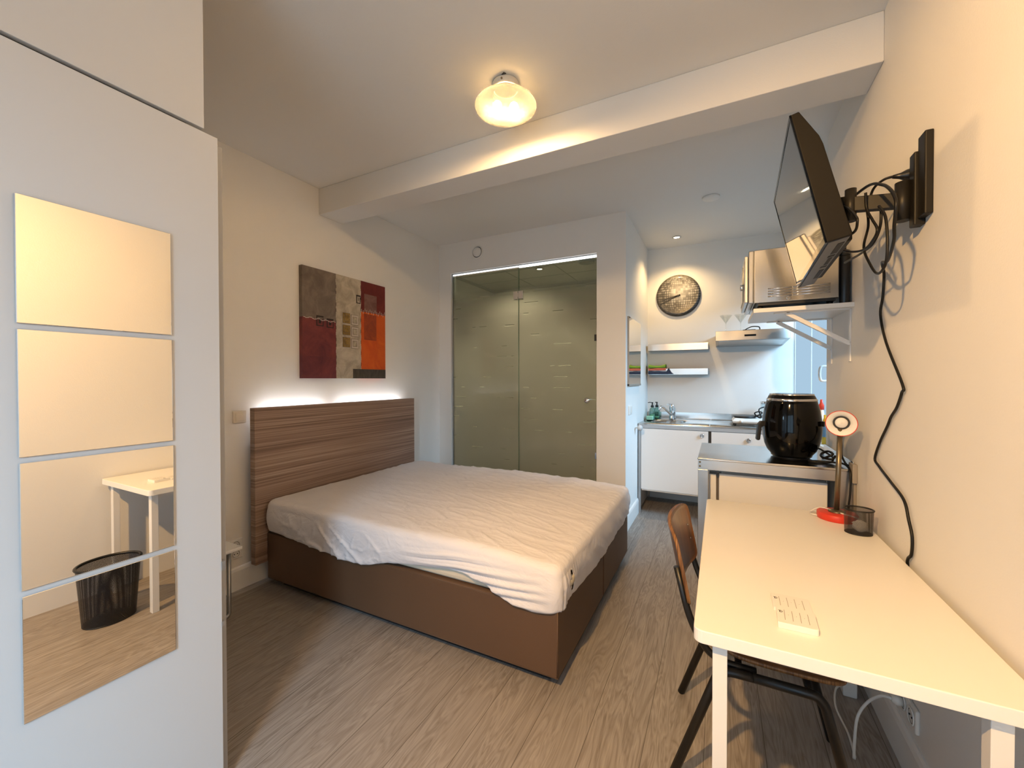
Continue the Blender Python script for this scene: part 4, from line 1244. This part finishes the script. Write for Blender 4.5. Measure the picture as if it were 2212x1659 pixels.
obj('cap', MB().lathe([(0.0215, 0.245), (0.022, 0.25), (0.022, 0.270), (0.012, 0.276), (0.007, 0.278), (0.007, 0.292), (0.001, 0.294)], (0.568, 2.63, SZ + 0.0225), n=28), 'plastic_black', cn)

# ------------------------------------------------------------------ television on swivel arm
TC = Vector((0.262, 1.953, 2.019)); ty, tt = 0.0415, 0.222; TW, TH = 0.73, 0.437
tu = Vector((math.sin(ty), math.cos(ty), 0)); tn = Vector((-math.cos(ty), math.sin(ty), 0))
tup = Vector((0, 0, 1)) * math.cos(tt) + tn * math.sin(tt); tno = tn * math.cos(tt) - Vector((0, 0, 1)) * math.sin(tt)


def TP(a, b, c):
    """along, up, towards the viewer side of the screen"""
    return TC + tu * a + tup * b + tno * c


tv = thing('television', TC + tno * -0.05, 'black flat television on the swivel arm, tilted down towards the bed', 'television')
prof = [(TH / 2, -0.004), (TH / 2, -0.026), (TH / 2 - 0.10, -0.058), (TH / 2 - 0.13, -0.062), (-TH / 2 + 0.004, -0.068), (-TH / 2, -0.064), (-TH / 2, -0.004)]
obj('housing', MB().prism([TP(-TW / 2, b, c) for b, c in prof], tu * TW), 'tv_case', tv, 0.003)
fb = MB()
for (a0, a1, b0, b1) in ((-TW / 2, TW / 2, TH / 2 - 0.012, TH / 2), (-TW / 2, TW / 2, -TH / 2, -TH / 2 + 0.020), (-TW / 2, -TW / 2 + 0.012, -TH / 2, TH / 2), (TW / 2 - 0.012, TW / 2, -TH / 2, TH / 2)):
    fb.obox(TP((a0 + a1) / 2, (b0 + b1) / 2, -0.002), tu * (a1 - a0) / 2, tup * (b1 - b0) / 2, tno * 0.003)
obj('bezel', fb, 'gloss_black', tv, 0.001)
obj('screen', MB().obox(TP(0, 0.004, -0.003), tu * (TW / 2 - 0.010), tup * (TH / 2 - 0.014), tno * 0.0025), 'screen_black', tv)
hump = MB().prism([TP(-0.28, b, c) for b, c in ((0.03, -0.060), (0.015, -0.080), (-TH / 2 + 0.03, -0.090), (-TH / 2 + 0.004, -0.085), (-TH / 2 + 0.004, -0.060))], tu * 0.56)
obj('rear_hump', hump, 'tv_case', tv, 0.004)
un = MB()
un.obox(TP(0, -TH / 2 - 0.0008, -0.036), tu * (TW / 2 - 0.01), tup * 0.0008, tno * 0.027)
under = obj('underside', un, 'tv_under', tv)
gr = MB()
for (a0, a1, c0, c1) in ((-0.31, -0.18, -0.058, -0.040), (-0.16, -0.135, -0.058, -0.038), (-0.12, -0.02, -0.056, -0.044), (0.0, 0.02, -0.058, -0.038), (0.06, 0.22, -0.058, -0.042)):
    gr.obox(TP((a0 + a1) / 2, -TH / 2 - 0.0018, (c0 + c1) / 2), tu * (a1 - a0) / 2, tup * 0.0008, tno * (c1 - c0) / 2)
obj('speaker_grille', gr, 'tv_case', under)

am_ = thing('tv_mount', (XR, 1.79, 2.0), 'black metal swivel arm bracket holding the television on the wall', 'bracket')
pl = MB().box((XR - 0.022, 1.742, 1.902), (XR, 1.795, 2.165)); pl.box((XR - 0.030, 1.795, 1.885), (XR, 1.835, 2.125))
obj('wall_plate', pl, 'mount_metal', am_, 0.004, 3)
PV = Vector((0.552, 1.838, 1.99)); KN = Vector((0.418, 1.862, 2.010))
obj('pivot', MB().cyl(PV + Vector((0, 0, -0.075)), PV + Vector((0, 0, 0.055)), 0.021), 'mount_metal', am_)
ar = MB(); dv = KN - PV; ax = dv / 2; pz = Vector((0, 0, 1)); pn_ = dv.normalized().cross(pz)
ar.obox((PV + KN) / 2 + Vector((0, 0, -0.006)), ax, pn_ * 0.013, pz * 0.026)
obj('arm', ar, 'mount_metal', am_, 0.003)
obj('knuckle', MB().cyl(KN + Vector((0, 0, -0.065)), KN + Vector((0, 0, 0.050)), 0.017), 'mount_metal', am_)
EN = TP(-0.02, 0.0, -0.075); ar = MB(); dv = EN - KN; pn_ = dv.normalized().cross(pz)
ar.obox((EN + KN) / 2, dv / 2, pn_ * 0.011, pz * 0.026)
obj('arm', ar, 'mount_metal', am_, 0.003)
obj('screen_plate', MB().obox(TP(-0.02, 0.0, -0.072), tu * 0.06, tup * 0.06, tno * 0.006), 'mount_metal', am_)

sk = thing('wall_socket', (XR, 1.868, 2.085), 'white wall socket with a black plug behind the television arm', 'socket')
obj('plate', MB().box((XR - 0.012, 1.828, 2.045), (XR, 1.912, 2.135)), 'plastic_white', sk, 0.005, 3)
schuko(sk, 1.872, 2.082, XR - 0.013, -1)
pg = thing('power_plug', (XR - 0.014, 1.872, 2.078), 'black plug and lead in the socket behind the television arm', 'plug')
obj('plug_body', MB().lathe([(0.018, 0), (0.020, 0.006), (0.018, 0.014), (0.010, 0.03), (0.006, 0.05)], (XR - 0.014, 1.872, 2.080), (-1, -0.15, 0.0), n=20), 'plastic_black', pg)
obj('lead', MB().tube(spline([(0.535, 1.862, 2.080), (0.515, 1.865, 2.078), (0.50, 1.88, 2.072), (0.492, 1.90, 2.064), (0.488, 1.915, 2.048), (0.485, 1.905, 2.03)]), 0.0042, 8), 'cable_black', pg)

CABLES = {
    'c3': [(0.4, 1.98, 2.058), (0.4, 1.812, 1.978), (0.4, 1.718, 1.915), (0.4, 1.703, 1.892), (0.4, 1.733, 1.871), (0.38, 1.798, 1.867)],
    'c4': [(0.47, 1.90, 2.045), (0.478, 1.932, 2.037), (0.495, 1.986, 2.018), (0.50, 1.99, 1.958), (0.48, 1.96, 1.871), (0.48, 1.884, 1.788), (0.48, 1.807, 1.739), (0.48, 1.737, 1.751), (0.48, 1.718, 1.809), (0.48, 1.737, 1.904), (0.48, 1.80, 1.965)],
    'c5': [(0.43, 2.086, 1.908), (0.45, 1.979, 1.865), (0.46, 1.867, 1.842), (0.46, 1.77, 1.85), (0.46, 1.739, 1.871), (0.46, 1.791, 1.921), (0.455, 1.83, 1.973), (0.45, 1.822, 2.026)],
    'c6': [(0.47, 2.172, 1.87), (0.485, 2.023, 1.864), (0.49, 1.895, 1.866), (0.49, 1.825, 1.902), (0.49, 1.817, 1.955), (0.49, 1.836, 1.975)],
}
for kname, pts in CABLES.items():
    tag(obj('cable', MB().tube(spline(pts, 8), 0.0042, 8), 'cable_black', loc=pts[0]), 'one of the loose black cables looped under the television arm', 'cable', 'cables looped under the television arm')
long_c = [(0.42, 2.05, 2.055), (0.46, 1.852, 2.057), (0.47, 1.737, 2.013), (0.47, 1.659, 1.964), (0.47, 1.617, 1.917), (0.47, 1.617, 1.885), (0.475, 1.645, 1.846), (0.49, 1.70, 1.815), (0.52, 1.86, 1.79),
          (0.56, 2.06, 1.83), (0.585, 2.129, 1.80), (0.588, 2.151, 1.714), (0.588, 2.176, 1.643), (0.588, 2.11, 1.524), (0.588, 1.945, 1.36), (0.588, 1.95, 1.33), (0.588, 1.995, 1.274), (0.588, 2.05, 1.235), (0.588, 2.087, 1.196), (0.588, 2.17, 1.12), (0.588, 2.228, 1.044),
          (0.588, 2.18, 1.02), (0.588, 2.05, 0.985), (0.588, 1.923, 0.948), (0.588, 1.88, 0.89), (0.588, 1.85, 0.84), (0.588, 1.855, 0.78), (0.588, 1.886, 0.747), (0.589, 1.89, 0.68), (0.583, 1.90, 0.30)]
tag(obj('hanging_cable', MB().tube(spline(long_c, 6), 0.0048, 8), 'cable_black', loc=(0.588, 2.0, 1.2)), 'long black cable hanging in a zigzag down the white wall to the desk', 'cable')

# ------------------------------------------------------------------ steel worktable, fridge, air fryer
TX0, TX1, TY0, TY1, TZ = -0.108, 0.590, 2.53, 3.145, 0.935
st = thing('steel_worktable', (0.24, 2.84, 0), 'stainless steel worktable between the desk and the kitchen', 'table')
tp = MB().box((TX0, TY0, TZ - 0.012), (TX1, TY1, TZ)).box((TX1 - 0.006, TY0, TZ), (TX1, TY1, TZ + 0.038))
obj('tabletop', tp, 'steel_top', st, 0.003, 2)
ap = MB().box((TX0 + 0.002, TY0 + 0.004, TZ - 0.065), (TX1 - 0.002, TY0 + 0.024, TZ - 0.012)).box((TX0 + 0.002, TY0 + 0.024, TZ - 0.065), (TX0 + 0.022, TY1, TZ - 0.012))
obj('apron', ap, 'steel_worn', st, 0.001)
for (x, y) in ((TX0 + 0.002, TY0 + 0.004), (TX1 - 0.055, TY0 + 0.004), (TX0 + 0.002, TY1 - 0.055), (TX1 - 0.055, TY1 - 0.055)):
    obj('leg', MB().box((x, y, 0), (x + 0.053, y + 0.050, TZ - 0.065)), 'steel_worn', st, 0.002)
sc = MB()
for z in (TZ - 0.024, TZ - 0.047):
    sc.lathe([(0.0055, 0), (0.005, 0.003), (0.001, 0.004)], (TX0 + 0.012, TY0 + 0.004, z), (0, -1, 0), n=12)
obj('screws', sc, 'bronze', st)
FXa, FXb, FYa, FYb, FZt = -0.047, 0.500, 2.60, 3.12, 0.842
fg = thing('small_fridge', (0.23, 2.86, 0), 'white under-table fridge standing below the steel worktable', 'fridge')
obj('body', MB().box((FXa + 0.048, FYa, 0.015), (FXb, FYb, FZt)), 'white_board', fg, 0.004)
obj('door', MB().box((FXa - 0.006, FYa + 0.002, 0.03), (FXa + 0.034, FYb, FZt - 0.006)), 'white_board', fg, 0.004)
obj('gasket', MB().box((FXa + 0.035, FYa + 0.006, 0.03), (FXa + 0.047, FYb - 0.004, FZt - 0.012)), 'gasket', fg)
obj('hinge', MB().box((FXa + 0.0, FYa + 0.008, FZt - 0.003), (FXa + 0.060, FYa + 0.04, FZt + 0.006)).box((FXa + 0.036, FYa - 0.004, FZt - 0.022), (FXa + 0.048, FYa + 0.01, FZt + 0.006)), 'plastic_black', fg)

ax_, ay_ = 0.368, 2.80
af = thing('air_fryer', (ax_, ay_, TZ), 'glossy black barrel-shaped air fryer with silver top ring', 'air fryer')
prof = [(0.085, 0.004), (0.098, 0.008), (0.100, 0.018), (0.118, 0.040), (0.132, 0.075), (0.141, 0.12), (0.144, 0.17), (0.141, 0.22), (0.134, 0.27), (0.125, 0.305), (0.120, 0.325)]
obj('body', MB().lathe(prof, (ax_, ay_, TZ), n=56), 'gloss_black', af)
obj('top_ring', MB().lathe([(0.1215, 0.322), (0.123, 0.328), (0.118, 0.333), (0.106, 0.352), (0.108, 0.358), (0.104, 0.362), (0.096, 0.360)], (ax_, ay_, TZ), n=56, cap0=False, cap1=False), 'chrome', af)
obj('lid', MB().lathe([(0.119, 0.330), (0.110, 0.351), (0.100, 0.3585), (0.06, 0.360), (0.001, 0.360)], (ax_, ay_, TZ), n=56, cap0=False), 'gloss_black', af)
hv = Vector((-0.92, -0.30, 0)).normalized(); hq = Vector((-hv.y, hv.x, 0))
hc = Vector((ax_, ay_, TZ))
hb_ = MB()
A = [hc + hv * 0.130 + Vector((0, 0, 0.205)), hc + hv * 0.163 + Vector((0, 0, 0.203)), hc + hv * 0.178 + Vector((0, 0, 0.185)), hc + hv * 0.186 + Vector((0, 0, 0.10)), hc + hv * 0.180 + Vector((0, 0, 0.090)), hc + hv * 0.168 + Vector((0, 0, 0.095)), hc + hv * 0.160 + Vector((0, 0, 0.172)), hc + hv * 0.130 + Vector((0, 0, 0.175))]
hb_.prism([p - hq * 0.014 for p in A], hq * 0.028)
obj('handle', hb_, 'plastic_black', af, 0.005, 3)
bs = MB()
obj('base_foot', MB().lathe([(0.088, 0.0), (0.090, 0.006)], (ax_, ay_, TZ), n=40), 'plastic_black', af)
obj('side_vent', MB().obox(hc + Vector((0.128, -0.055, 0.20)), Vector((0.004, 0.008, 0)), Vector((0.012, -0.022, 0)), Vector((0, 0, 0.014))), 'plastic_black', af, 0.002)
obj('power_cord', MB().tube(spline([(0.46, 2.88, TZ + 0.03), (0.50, 2.86, TZ + 0.05), (0.53, 2.80, TZ + 0.035), (0.545, 2.72, TZ + 0.02), (0.52, 2.66, TZ + 0.006), (0.46, 2.64, TZ + 0.006), (0.43, 2.66, TZ + 0.006), (0.48, 2.68, TZ + 0.006), (0.55, 2.64, TZ + 0.010), (0.568, 2.58, TZ + 0.012), (0.572, 2.52, TZ - 0.01), (0.570, 2.505, TZ - 0.10), (0.560, 2.50, TZ - 0.22), (0.552, 2.49, TZ - 0.45)]), 0.0048, 8), 'cable_black', af)
obj('cord_bundle', MB().tube(spline([(0.505, 2.74, TZ + 0.012), (0.52, 2.70, TZ + 0.03), (0.54, 2.70, TZ + 0.045), (0.53, 2.76, TZ + 0.05), (0.505, 2.78, TZ + 0.03), (0.50, 2.73, TZ + 0.02), (0.53, 2.68, TZ + 0.02), (0.55, 2.70, TZ + 0.035)]), 0.006, 8), 'cable_black', af)
cb = thing('junction_box', (XR, 2.535, 0.92), 'grey junction box with conduit on the wall behind the desk lamp', 'junction box')
obj('box', MB().box((XR - 0.020, 2.500, 0.872), (XR, 2.575, 0.965)), 'gray_box', cb, 0.004, 3)
obj('conduit', MB().box((XR - 0.012, 2.515, 0.16), (XR, 2.545, 0.872)), 'gray_box', cb, 0.002)
pw = thing('power_plug', (0.575, 2.90, 1.06), 'black plug with cord standing up behind the desk lamp head', 'plug')
obj('plug_body', MB().lathe([(0.016, 0), (0.018, 0.01), (0.014, 0.03), (0.007, 0.05)], (0.578, 2.72, 1.12), (0.0, -0.1, -1), n=16), 'plastic_black', pw)
obj('cord', MB().tube(spline([(0.578, 2.715, 1.07), (0.575, 2.69, 1.03), (0.565, 2.64, 0.985), (0.570, 2.60, 0.955), (0.572, 2.56, 0.950)]), 0.0045, 8), 'cable_black', pw)

# ------------------------------------------------------------------ desk
DX0, DX1, DY0, DY1, DZ = -0.057, 0.580, 1.136, 2.412, 0.740
dk = thing('desk', (0.26, 1.77, 0), 'white rectangular desk with square legs along the right wall', 'desk')
mb = MB()
R = 0.022; poly = []
for (cx, cy, a0) in ((DX0 + R, DY0 + R, PI), (DX1 - R, DY0 + R, 1.5 * PI), (DX1 - R, DY1 - R, 0), (DX0 + R, DY1 - R, PI / 2)):
    for j in range(7):
        a = a0 + PI / 2 * j / 6; poly.append((cx + R * math.cos(a), cy + R * math.sin(a), DZ - 0.034))
mb.prism(poly, (0, 0, 0.034))
obj('tabletop', mb, 'desk_white', dk, 0.0025, 3)
for (x, y) in ((-0.013, 1.165), (0.492, 1.165), (-0.013, 2.34), (0.492, 2.34)):
    obj('leg', MB().box((x, y, 0), (x + 0.034, y + 0.034 * 1.0, DZ - 0.034)), 'leg_white', dk, 0.0015)
obj('under_frame', MB().box((0.0, 1.18, DZ - 0.058), (0.015, 2.35, DZ - 0.034)).box((0.50, 1.18, DZ - 0.058), (0.515, 2.35, DZ - 0.034)), 'leg_white', dk)

# desk lamp
lx, ly = 0.483, 2.345
dl = thing('desk_lamp', (lx, ly, DZ), 'red and bronze desk lamp with white cone shade at the back of the desk', 'lamp')
obj('base', MB().lathe([(0.074, 0), (0.076, 0.003), (0.076, 0.026), (0.073, 0.030), (0.034, 0.0305)], (lx, ly - 0.016, DZ), n=48), 'red_plastic', dl)
obj('base_hub', MB().lathe([(0.034, 0.029), (0.032, 0.036), (0.016, 0.040)], (lx, ly - 0.012, DZ), n=28), 'bronze', dl)
obj('stem', MB().cyl((lx, ly - 0.005, DZ + 0.03), (lx + 0.012, ly + 0.004, 1.125), 0.0105), 'bronze', dl)
HC = Vector((0.497, 2.335, 1.178)); HD = Vector((-0.22, -0.97, -0.05)).normalized()
hd_ = obj('shade', MB().lathe([(0.016, -0.075), (0.022, -0.070), (0.026, -0.030), (0.055, 0.006), (0.0575, 0.010), (0.0555, 0.010), (0.024, -0.026), (0.022, -0.04)], HC, HD, n=44, cap1=True), 'plastic_white', dl)
obj('rim', MB().tube([HC + HD * 0.010 + (HD.cross(Vector((0, 0, 1))).normalized() * math.cos(a) + HD.cross(HD.cross(Vector((0, 0, 1)))).normalized() * math.sin(a)) * 0.0572 for a in [2 * PI * j / 48 for j in range(48)]], 0.0016, 6, closed=True), 'red_plastic', hd_)
obj('bulb', MB().lathe([(0.001, 0.0), (0.018, -0.003), (0.0235, -0.012), (0.0235, -0.02)], HC, HD, n=28, cap0=False), 'paper_white', hd_)
obj('cone_shadow_ring', MB().lathe([(0.0245, -0.020), (0.031, -0.016), (0.032, -0.018), (0.025, -0.028)], HC, HD, n=28, cap0=False, cap1=False), 'outlet_dark', hd_)  # dark ring stands in for the shadow inside the cone
obj('joint', MB().cyl((lx + 0.012, ly + 0.004, 1.118), (lx + 0.013, ly + 0.012, 1.150), 0.009), 'bronze', dl)
obj('cord', MB().tube(spline([(lx - 0.074, ly - 0.02, DZ + 0.006), (lx - 0.095, ly + 0.0, DZ + 0.005), (lx - 0.09, ly + 0.035, DZ + 0.008), (lx - 0.05, ly + 0.03, DZ + 0.032), (lx + 0.0, ly - 0.035, DZ + 0.034), (lx + 0.055, ly - 0.075, DZ + 0.030), (lx + 0.085, ly - 0.08, DZ + 0.010), (0.585, ly - 0.05, DZ + 0.004)]), 0.0028, 8), 'plastic_white', dl)

# pen cup
px_, py_ = 0.517, 2.152
pc = thing('pen_cup', (px_, py_, DZ), 'black wire mesh pen cup with crumpled wrapper near the wall', 'pen cup')
n_ = 48
lo = [[Vector((px_ + (0.046 + 0.003 * h) * math.cos(2 * PI * j / n_), py_ + (0.040 + 0.003 * h) * math.sin(2 * PI * j / n_), DZ + 0.002 + 0.098 * h)) for j in range(n_)] for h in (0, 0.25, 0.5, 0.75, 1)]
obj('mesh_wall', MB().rings(lo, 0, True, True, False, False, uv=True), 'wire_mesh', pc)
obj('rim', MB().tube(lo[-1], 0.0032, 8, closed=True), 'metal_black', pc)
obj('bottom', MB().lathe([(0.046, 0), (0.0465, 0.003), (0.045, 0.004)], (px_, py_, DZ), n=40, sy=0.87), 'metal_black', pc)
mb = MB(); L = []
for i in range(9):
    th = PI * i / 8; L.append([Vector((px_ + 0.004 + 0.024 * math.sin(th) * math.cos(2 * PI * j / 14) * (1 + 0.5 * noise.noise(Vector((i * 0.9, j * 0.9, 1)))), py_ + 0.024 * math.sin(th) * math.sin(2 * PI * j / 14) * (1 + 0.5 * noise.noise(Vector((i * 0.9, j * 0.9, 4)))), DZ + 0.030 - 0.024 * math.cos(th))) for j in range(14)])
mb.rings(L, 0, False, True, False, False)
tag(obj('crumpled_wrapper', mb, 'paper_white', loc=(px_, py_, DZ + 0.01)), 'crumpled pale wrapper inside the mesh pen cup', 'wrapper')


# two white remotes
def remote(x0, y0, x1, y1, z, thick, label, skew):
    t = thing('remote_control', ((x0 + x1) / 2, (y0 + y1) / 2, DZ), label, 'remote control', 'white wall remotes on the desk')
    R = 0.005; poly = []
    for (cx, cy, a0) in ((x0 + R, y0 + R, PI), (x1 - R, y0 + R, 1.5 * PI), (x1 - R, y1 - R, 0), (x0 + R, y1 - R, PI / 2)):
        for j in range(5):
            a = a0 + PI / 2 * j / 4; X_, Y_ = cx + R * math.cos(a), cy + R * math.sin(a); poly.append((X_ + skew * (Y_ - y0), Y_, z))
    obj('case', MB().prism(poly, (0, 0, thick)), 'plastic_white', t, 0.0015, 3)
    w, hgt = x1 - x0, y1 - y0; zt = z + thick
    ln = MB()

    def q(u, v): return (x0 + u * w + skew * v * hgt, y0 + v * hgt)
    for u in (0.20, 0.40, 0.60, 0.80):
        a, b = q(u, 0.20), q(u, 0.80)
        ln.obox(((a[0] + b[0]) / 2, (a[1] + b[1]) / 2, zt + 0.0001), ((b[0] - a[0]) / 2, (b[1] - a[1]) / 2, 0), (0.0006, 0, 0), (0, 0, 0.0002))
    for u in (0.30, 0.5, 0.7):
        a = q(u, 0.52); ln.cyl((a[0], a[1], zt - 0.0001), (a[0], a[1], zt + 0.0003), 0.0007, n=8)
    obj('button_lines', ln, 'gray_box', t)
    lt = MB(); a = q(0.085, 0.66); s = 0.0048
    # the letter D: stem with a spur and a bowl
    lt.obox((a[0], a[1], zt + 0.0002), (0.0011, 0, 0), (0, s * 1.1, 0), (0, 0, 0.0002))
    lt.obox((a[0] - 0.002, a[1] + s, zt + 0.0002), (0.0016, 0, 0), (0, 0.0006, 0), (0, 0, 0.0002))
    pts = [(a[0] + 0.0058 * math.sin(PI * j / 10), a[1] + s * math.cos(PI * j / 10), zt + 0.0002) for j in range(11)]
    lt.tube(pts, 0.0006, 6)
    obj('letter_mark', lt, 'ink', t)


remote(0.136, 1.326, 0.228, 1.414, DZ, 0.010, 'flatter white remote lying behind the other on the desk', 0.02)
remote(0.1365, 1.238, 0.2235, 1.326, DZ, 0.016, 'thicker white remote nearest the front edge of the desk', 0.06)

# ------------------------------------------------------------------ chair
ch = thing('chair', (0.12, 1.71, 0), 'retro school chair with brown plywood seat and black tube frame', 'chair')
YN, YFAR = 1.495, 1.915
for y in (YN, YFAR):
    sg = 1 if y == YN else -1
    obj('leg', MB().tube(fillet([(-0.145, y - 0.01 * sg, 0.0), (0.005, y, 0.425), (0.10, y, 0.428)], 0.07), 0.0145, 12), 'metal_black', ch)
    obj('leg', MB().tube(fillet([(0.385, y - 0.005 * sg, 0.0), (0.285, y, 0.405), (0.265, y, 0.428), (0.10, y, 0.428)], 0.08), 0.0145, 12), 'metal_black', ch)
    obj('back_post', MB().tube(fillet([(0.11, y + 0.03 * sg, 0.432), (-0.02, y + 0.02 * sg, 0.440), (-0.085, y + 0.0 * sg, 0.56), (-0.128, y + 0.006 * sg, 0.735)], 0.06), 0.0115, 12), 'metal_black', ch)
obj('crossbar', MB().tube([(0.06, YN, 0.428), (0.06, YFAR, 0.428)], 0.011, 10).tube([(0.25, YN, 0.425), (0.25, YFAR, 0.425)], 0.011, 10), 'metal_black', ch)
# seat
mb = MB(); NX, NY = 18, 18
pt = []; pb = []
for i in range(NX + 1):
    for j in range(NY + 1):
        u, v = i / NX * 2 - 1, j / NY * 2 - 1
        e = 5.0; r = (abs(u) ** e + abs(v) ** e) ** (1 / e); k2 = max(abs(u), abs(v)) / r if r > 0 else 1
        x = 0.175 + 0.185 * u * k2; y = (YN + YFAR) / 2 + 0.195 * v * k2
        z = 0.462 + 0.010 * v * v + 0.010 * max(0, -u) ** 2 - 0.018 * max(0, u - 0.5) ** 2
        pt.append(Vector((x, y, z))); pb.append(Vector((x, y, z - 0.012)))
n1 = NY + 1; off = len(pt); fs = []; ms = []
for i in range(NX):
    for j in range(NY):
        a = i * n1 + j; fs.append((a, a + n1, a + n1 + 1, a + 1)); fs.append((off + a, off + a + 1, off + a + n1 + 1, off + a + n1))
mb.add(pt + pb, fs, 0, True)
ring = [i * n1 for i in range(NX)] + [NX * n1 + j for j in range(NY)] + [i * n1 + NY for i in range(NX, 0, -1)] + [j for j in range(NY, 0, -1)]
mb.f += [(ring[q], off + ring[q], off + ring[(q + 1) % len(ring)], ring[(q + 1) % len(ring)]) for q in range(len(ring))]
mb.mi += [1] * len(ring); mb.sm += [True] * len(ring)
obj('seat', mb, ['chair_ply', 'ply_edge'], ch)
# backrest: curved plywood
mb = MB(); NV, NU = 14, 20; A = []; Bk = []
yc, hw = 1.708, 0.230
for i in range(NV + 1):
    for j in range(NU + 1):
        v, u = i / NV * 2 - 1, j / NU * 2 - 1
        e = 9.0; r = (abs(u) ** e + abs(v) ** e) ** (1 / e); k2 = max(abs(u), abs(v)) / r if r > 0 else 1
        uu, vv = u * k2, v * k2
        z = 0.725 + 0.118 * vv + 0.006 * (1 - uu * uu)
        x = -0.132 - (z - 0.725) * 0.20 + 0.040 * uu * uu - 0.014
        A.append(Vector((x + 0.006, yc + hw * uu, z))); Bk.append(Vector((x - 0.006, yc + hw * uu, z)))
n1 = NU + 1; off = len(A); fs = []
for i in range(NV):
    for j in range(NU):
        a = i * n1 + j; fs.append((a, a + 1, a + n1 + 1, a + n1)); fs.append((off + a, off + a + n1, off + a + n1 + 1, off + a + 1))
mb.add(A + Bk, fs, 0, True)
ring = [i * n1 for i in range(NV)] + [NV * n1 + j for j in range(NU)] + [i * n1 + NU for i in range(NV, 0, -1)] + [j for j in range(NU, 0, -1)]
mb.f += [(ring[q], off + ring[q], off + ring[(q + 1) % len(ring)], ring[(q + 1) % len(ring)]) for q in range(len(ring))]
mb.mi += [1] * len(ring); mb.sm += [True] * len(ring)
bk = obj('backrest', mb, ['chair_ply', 'ply_edge'], ch)
rv = MB()
for (y, z) in ((1.525, 0.755), (1.895, 0.755), (1.525, 0.70), (1.895, 0.70)):
    uu = (y - yc) / hw; x = -0.132 - (z - 0.725) * 0.20 + 0.040 * uu * uu - 0.014 + 0.006
    rv.lathe([(0.005, 0), (0.004, 0.002), (0.001, 0.003)], (x, y, z), (1, 0, 0.2), n=12)
obj('rivets', rv, 'chrome', bk)

# ------------------------------------------------------------------ below the desk
t = thing('wall_socket', (XR, 1.87, 0.23), 'white double wall socket low under the desk', 'socket')
obj('plate', MB().box((XR - 0.012, 1.80, 0.195), (XR, 1.94, 0.275)), 'plastic_white', t, 0.005, 3)
schuko(t, 1.835, 0.235, XR - 0.013, -1); schuko(t, 1.905, 0.235, XR - 0.013, -1)
t = thing('power_plug', (XR - 0.014, 1.905, 0.235), 'white plug and lead running from the low socket to the floor', 'plug')
obj('plug_body', MB().lathe([(0.017, 0), (0.017, 0.02), (0.01, 0.03)], (XR - 0.014, 1.905, 0.235), (-1, 0, 0), n=16), 'plastic_white', t)
obj('lead', MB().tube(spline([(0.555, 1.905, 0.235), (0.53, 1.92, 0.225), (0.50, 1.95, 0.17), (0.47, 1.95, 0.10), (0.45, 1.90, 0.03), (0.44, 1.86, 0.006)]), 0.005, 8), 'plastic_white', t)
t = thing('extension_cable', (0.48, 2.2, 0.0), 'thin white cable on the floor under the desk with a white adapter', 'cable')
obj('adapter', MB().box((0.485, 2.22, 0.0), (0.535, 2.29, 0.06)), 'plastic_white', t, 0.004)
obj('cord', MB().tube(spline([(0.49, 2.25, 0.03), (0.46, 2.22, 0.02), (0.44, 2.12, 0.006), (0.45, 1.98, 0.006), (0.445, 1.87, 0.006)]), 0.004, 8), 'plastic_white', t)

# waste bin (seen in the wardrobe mirror)
bx_, by_ = 0.150, 1.030
bn = thing('waste_bin', (bx_, by_, 0), 'black mesh waste basket by the desk leg, seen in the mirror tiles', 'bin')
lo = [[Vector((bx_ + (0.095 + 0.018 * h) * math.cos(2 * PI * j / 56), by_ + (0.116 + 0.023 * h) * math.sin(2 * PI * j / 56), 0.006 + 0.325 * h)) for j in range(56)] for h in (0, 0.25, 0.5, 0.75, 1)]
obj('mesh_wall', MB().rings(lo, 0, True, True, False, False, uv=True), 'bin_mesh', bn)
obj('rim', MB().tube(lo[-1], 0.008, 10, closed=True), 'metal_black', bn)
obj('bottom', MB().rings([[p - Vector((0, 0, 0.006)) for p in lo[0]], lo[0]], 0), 'metal_black', bn)
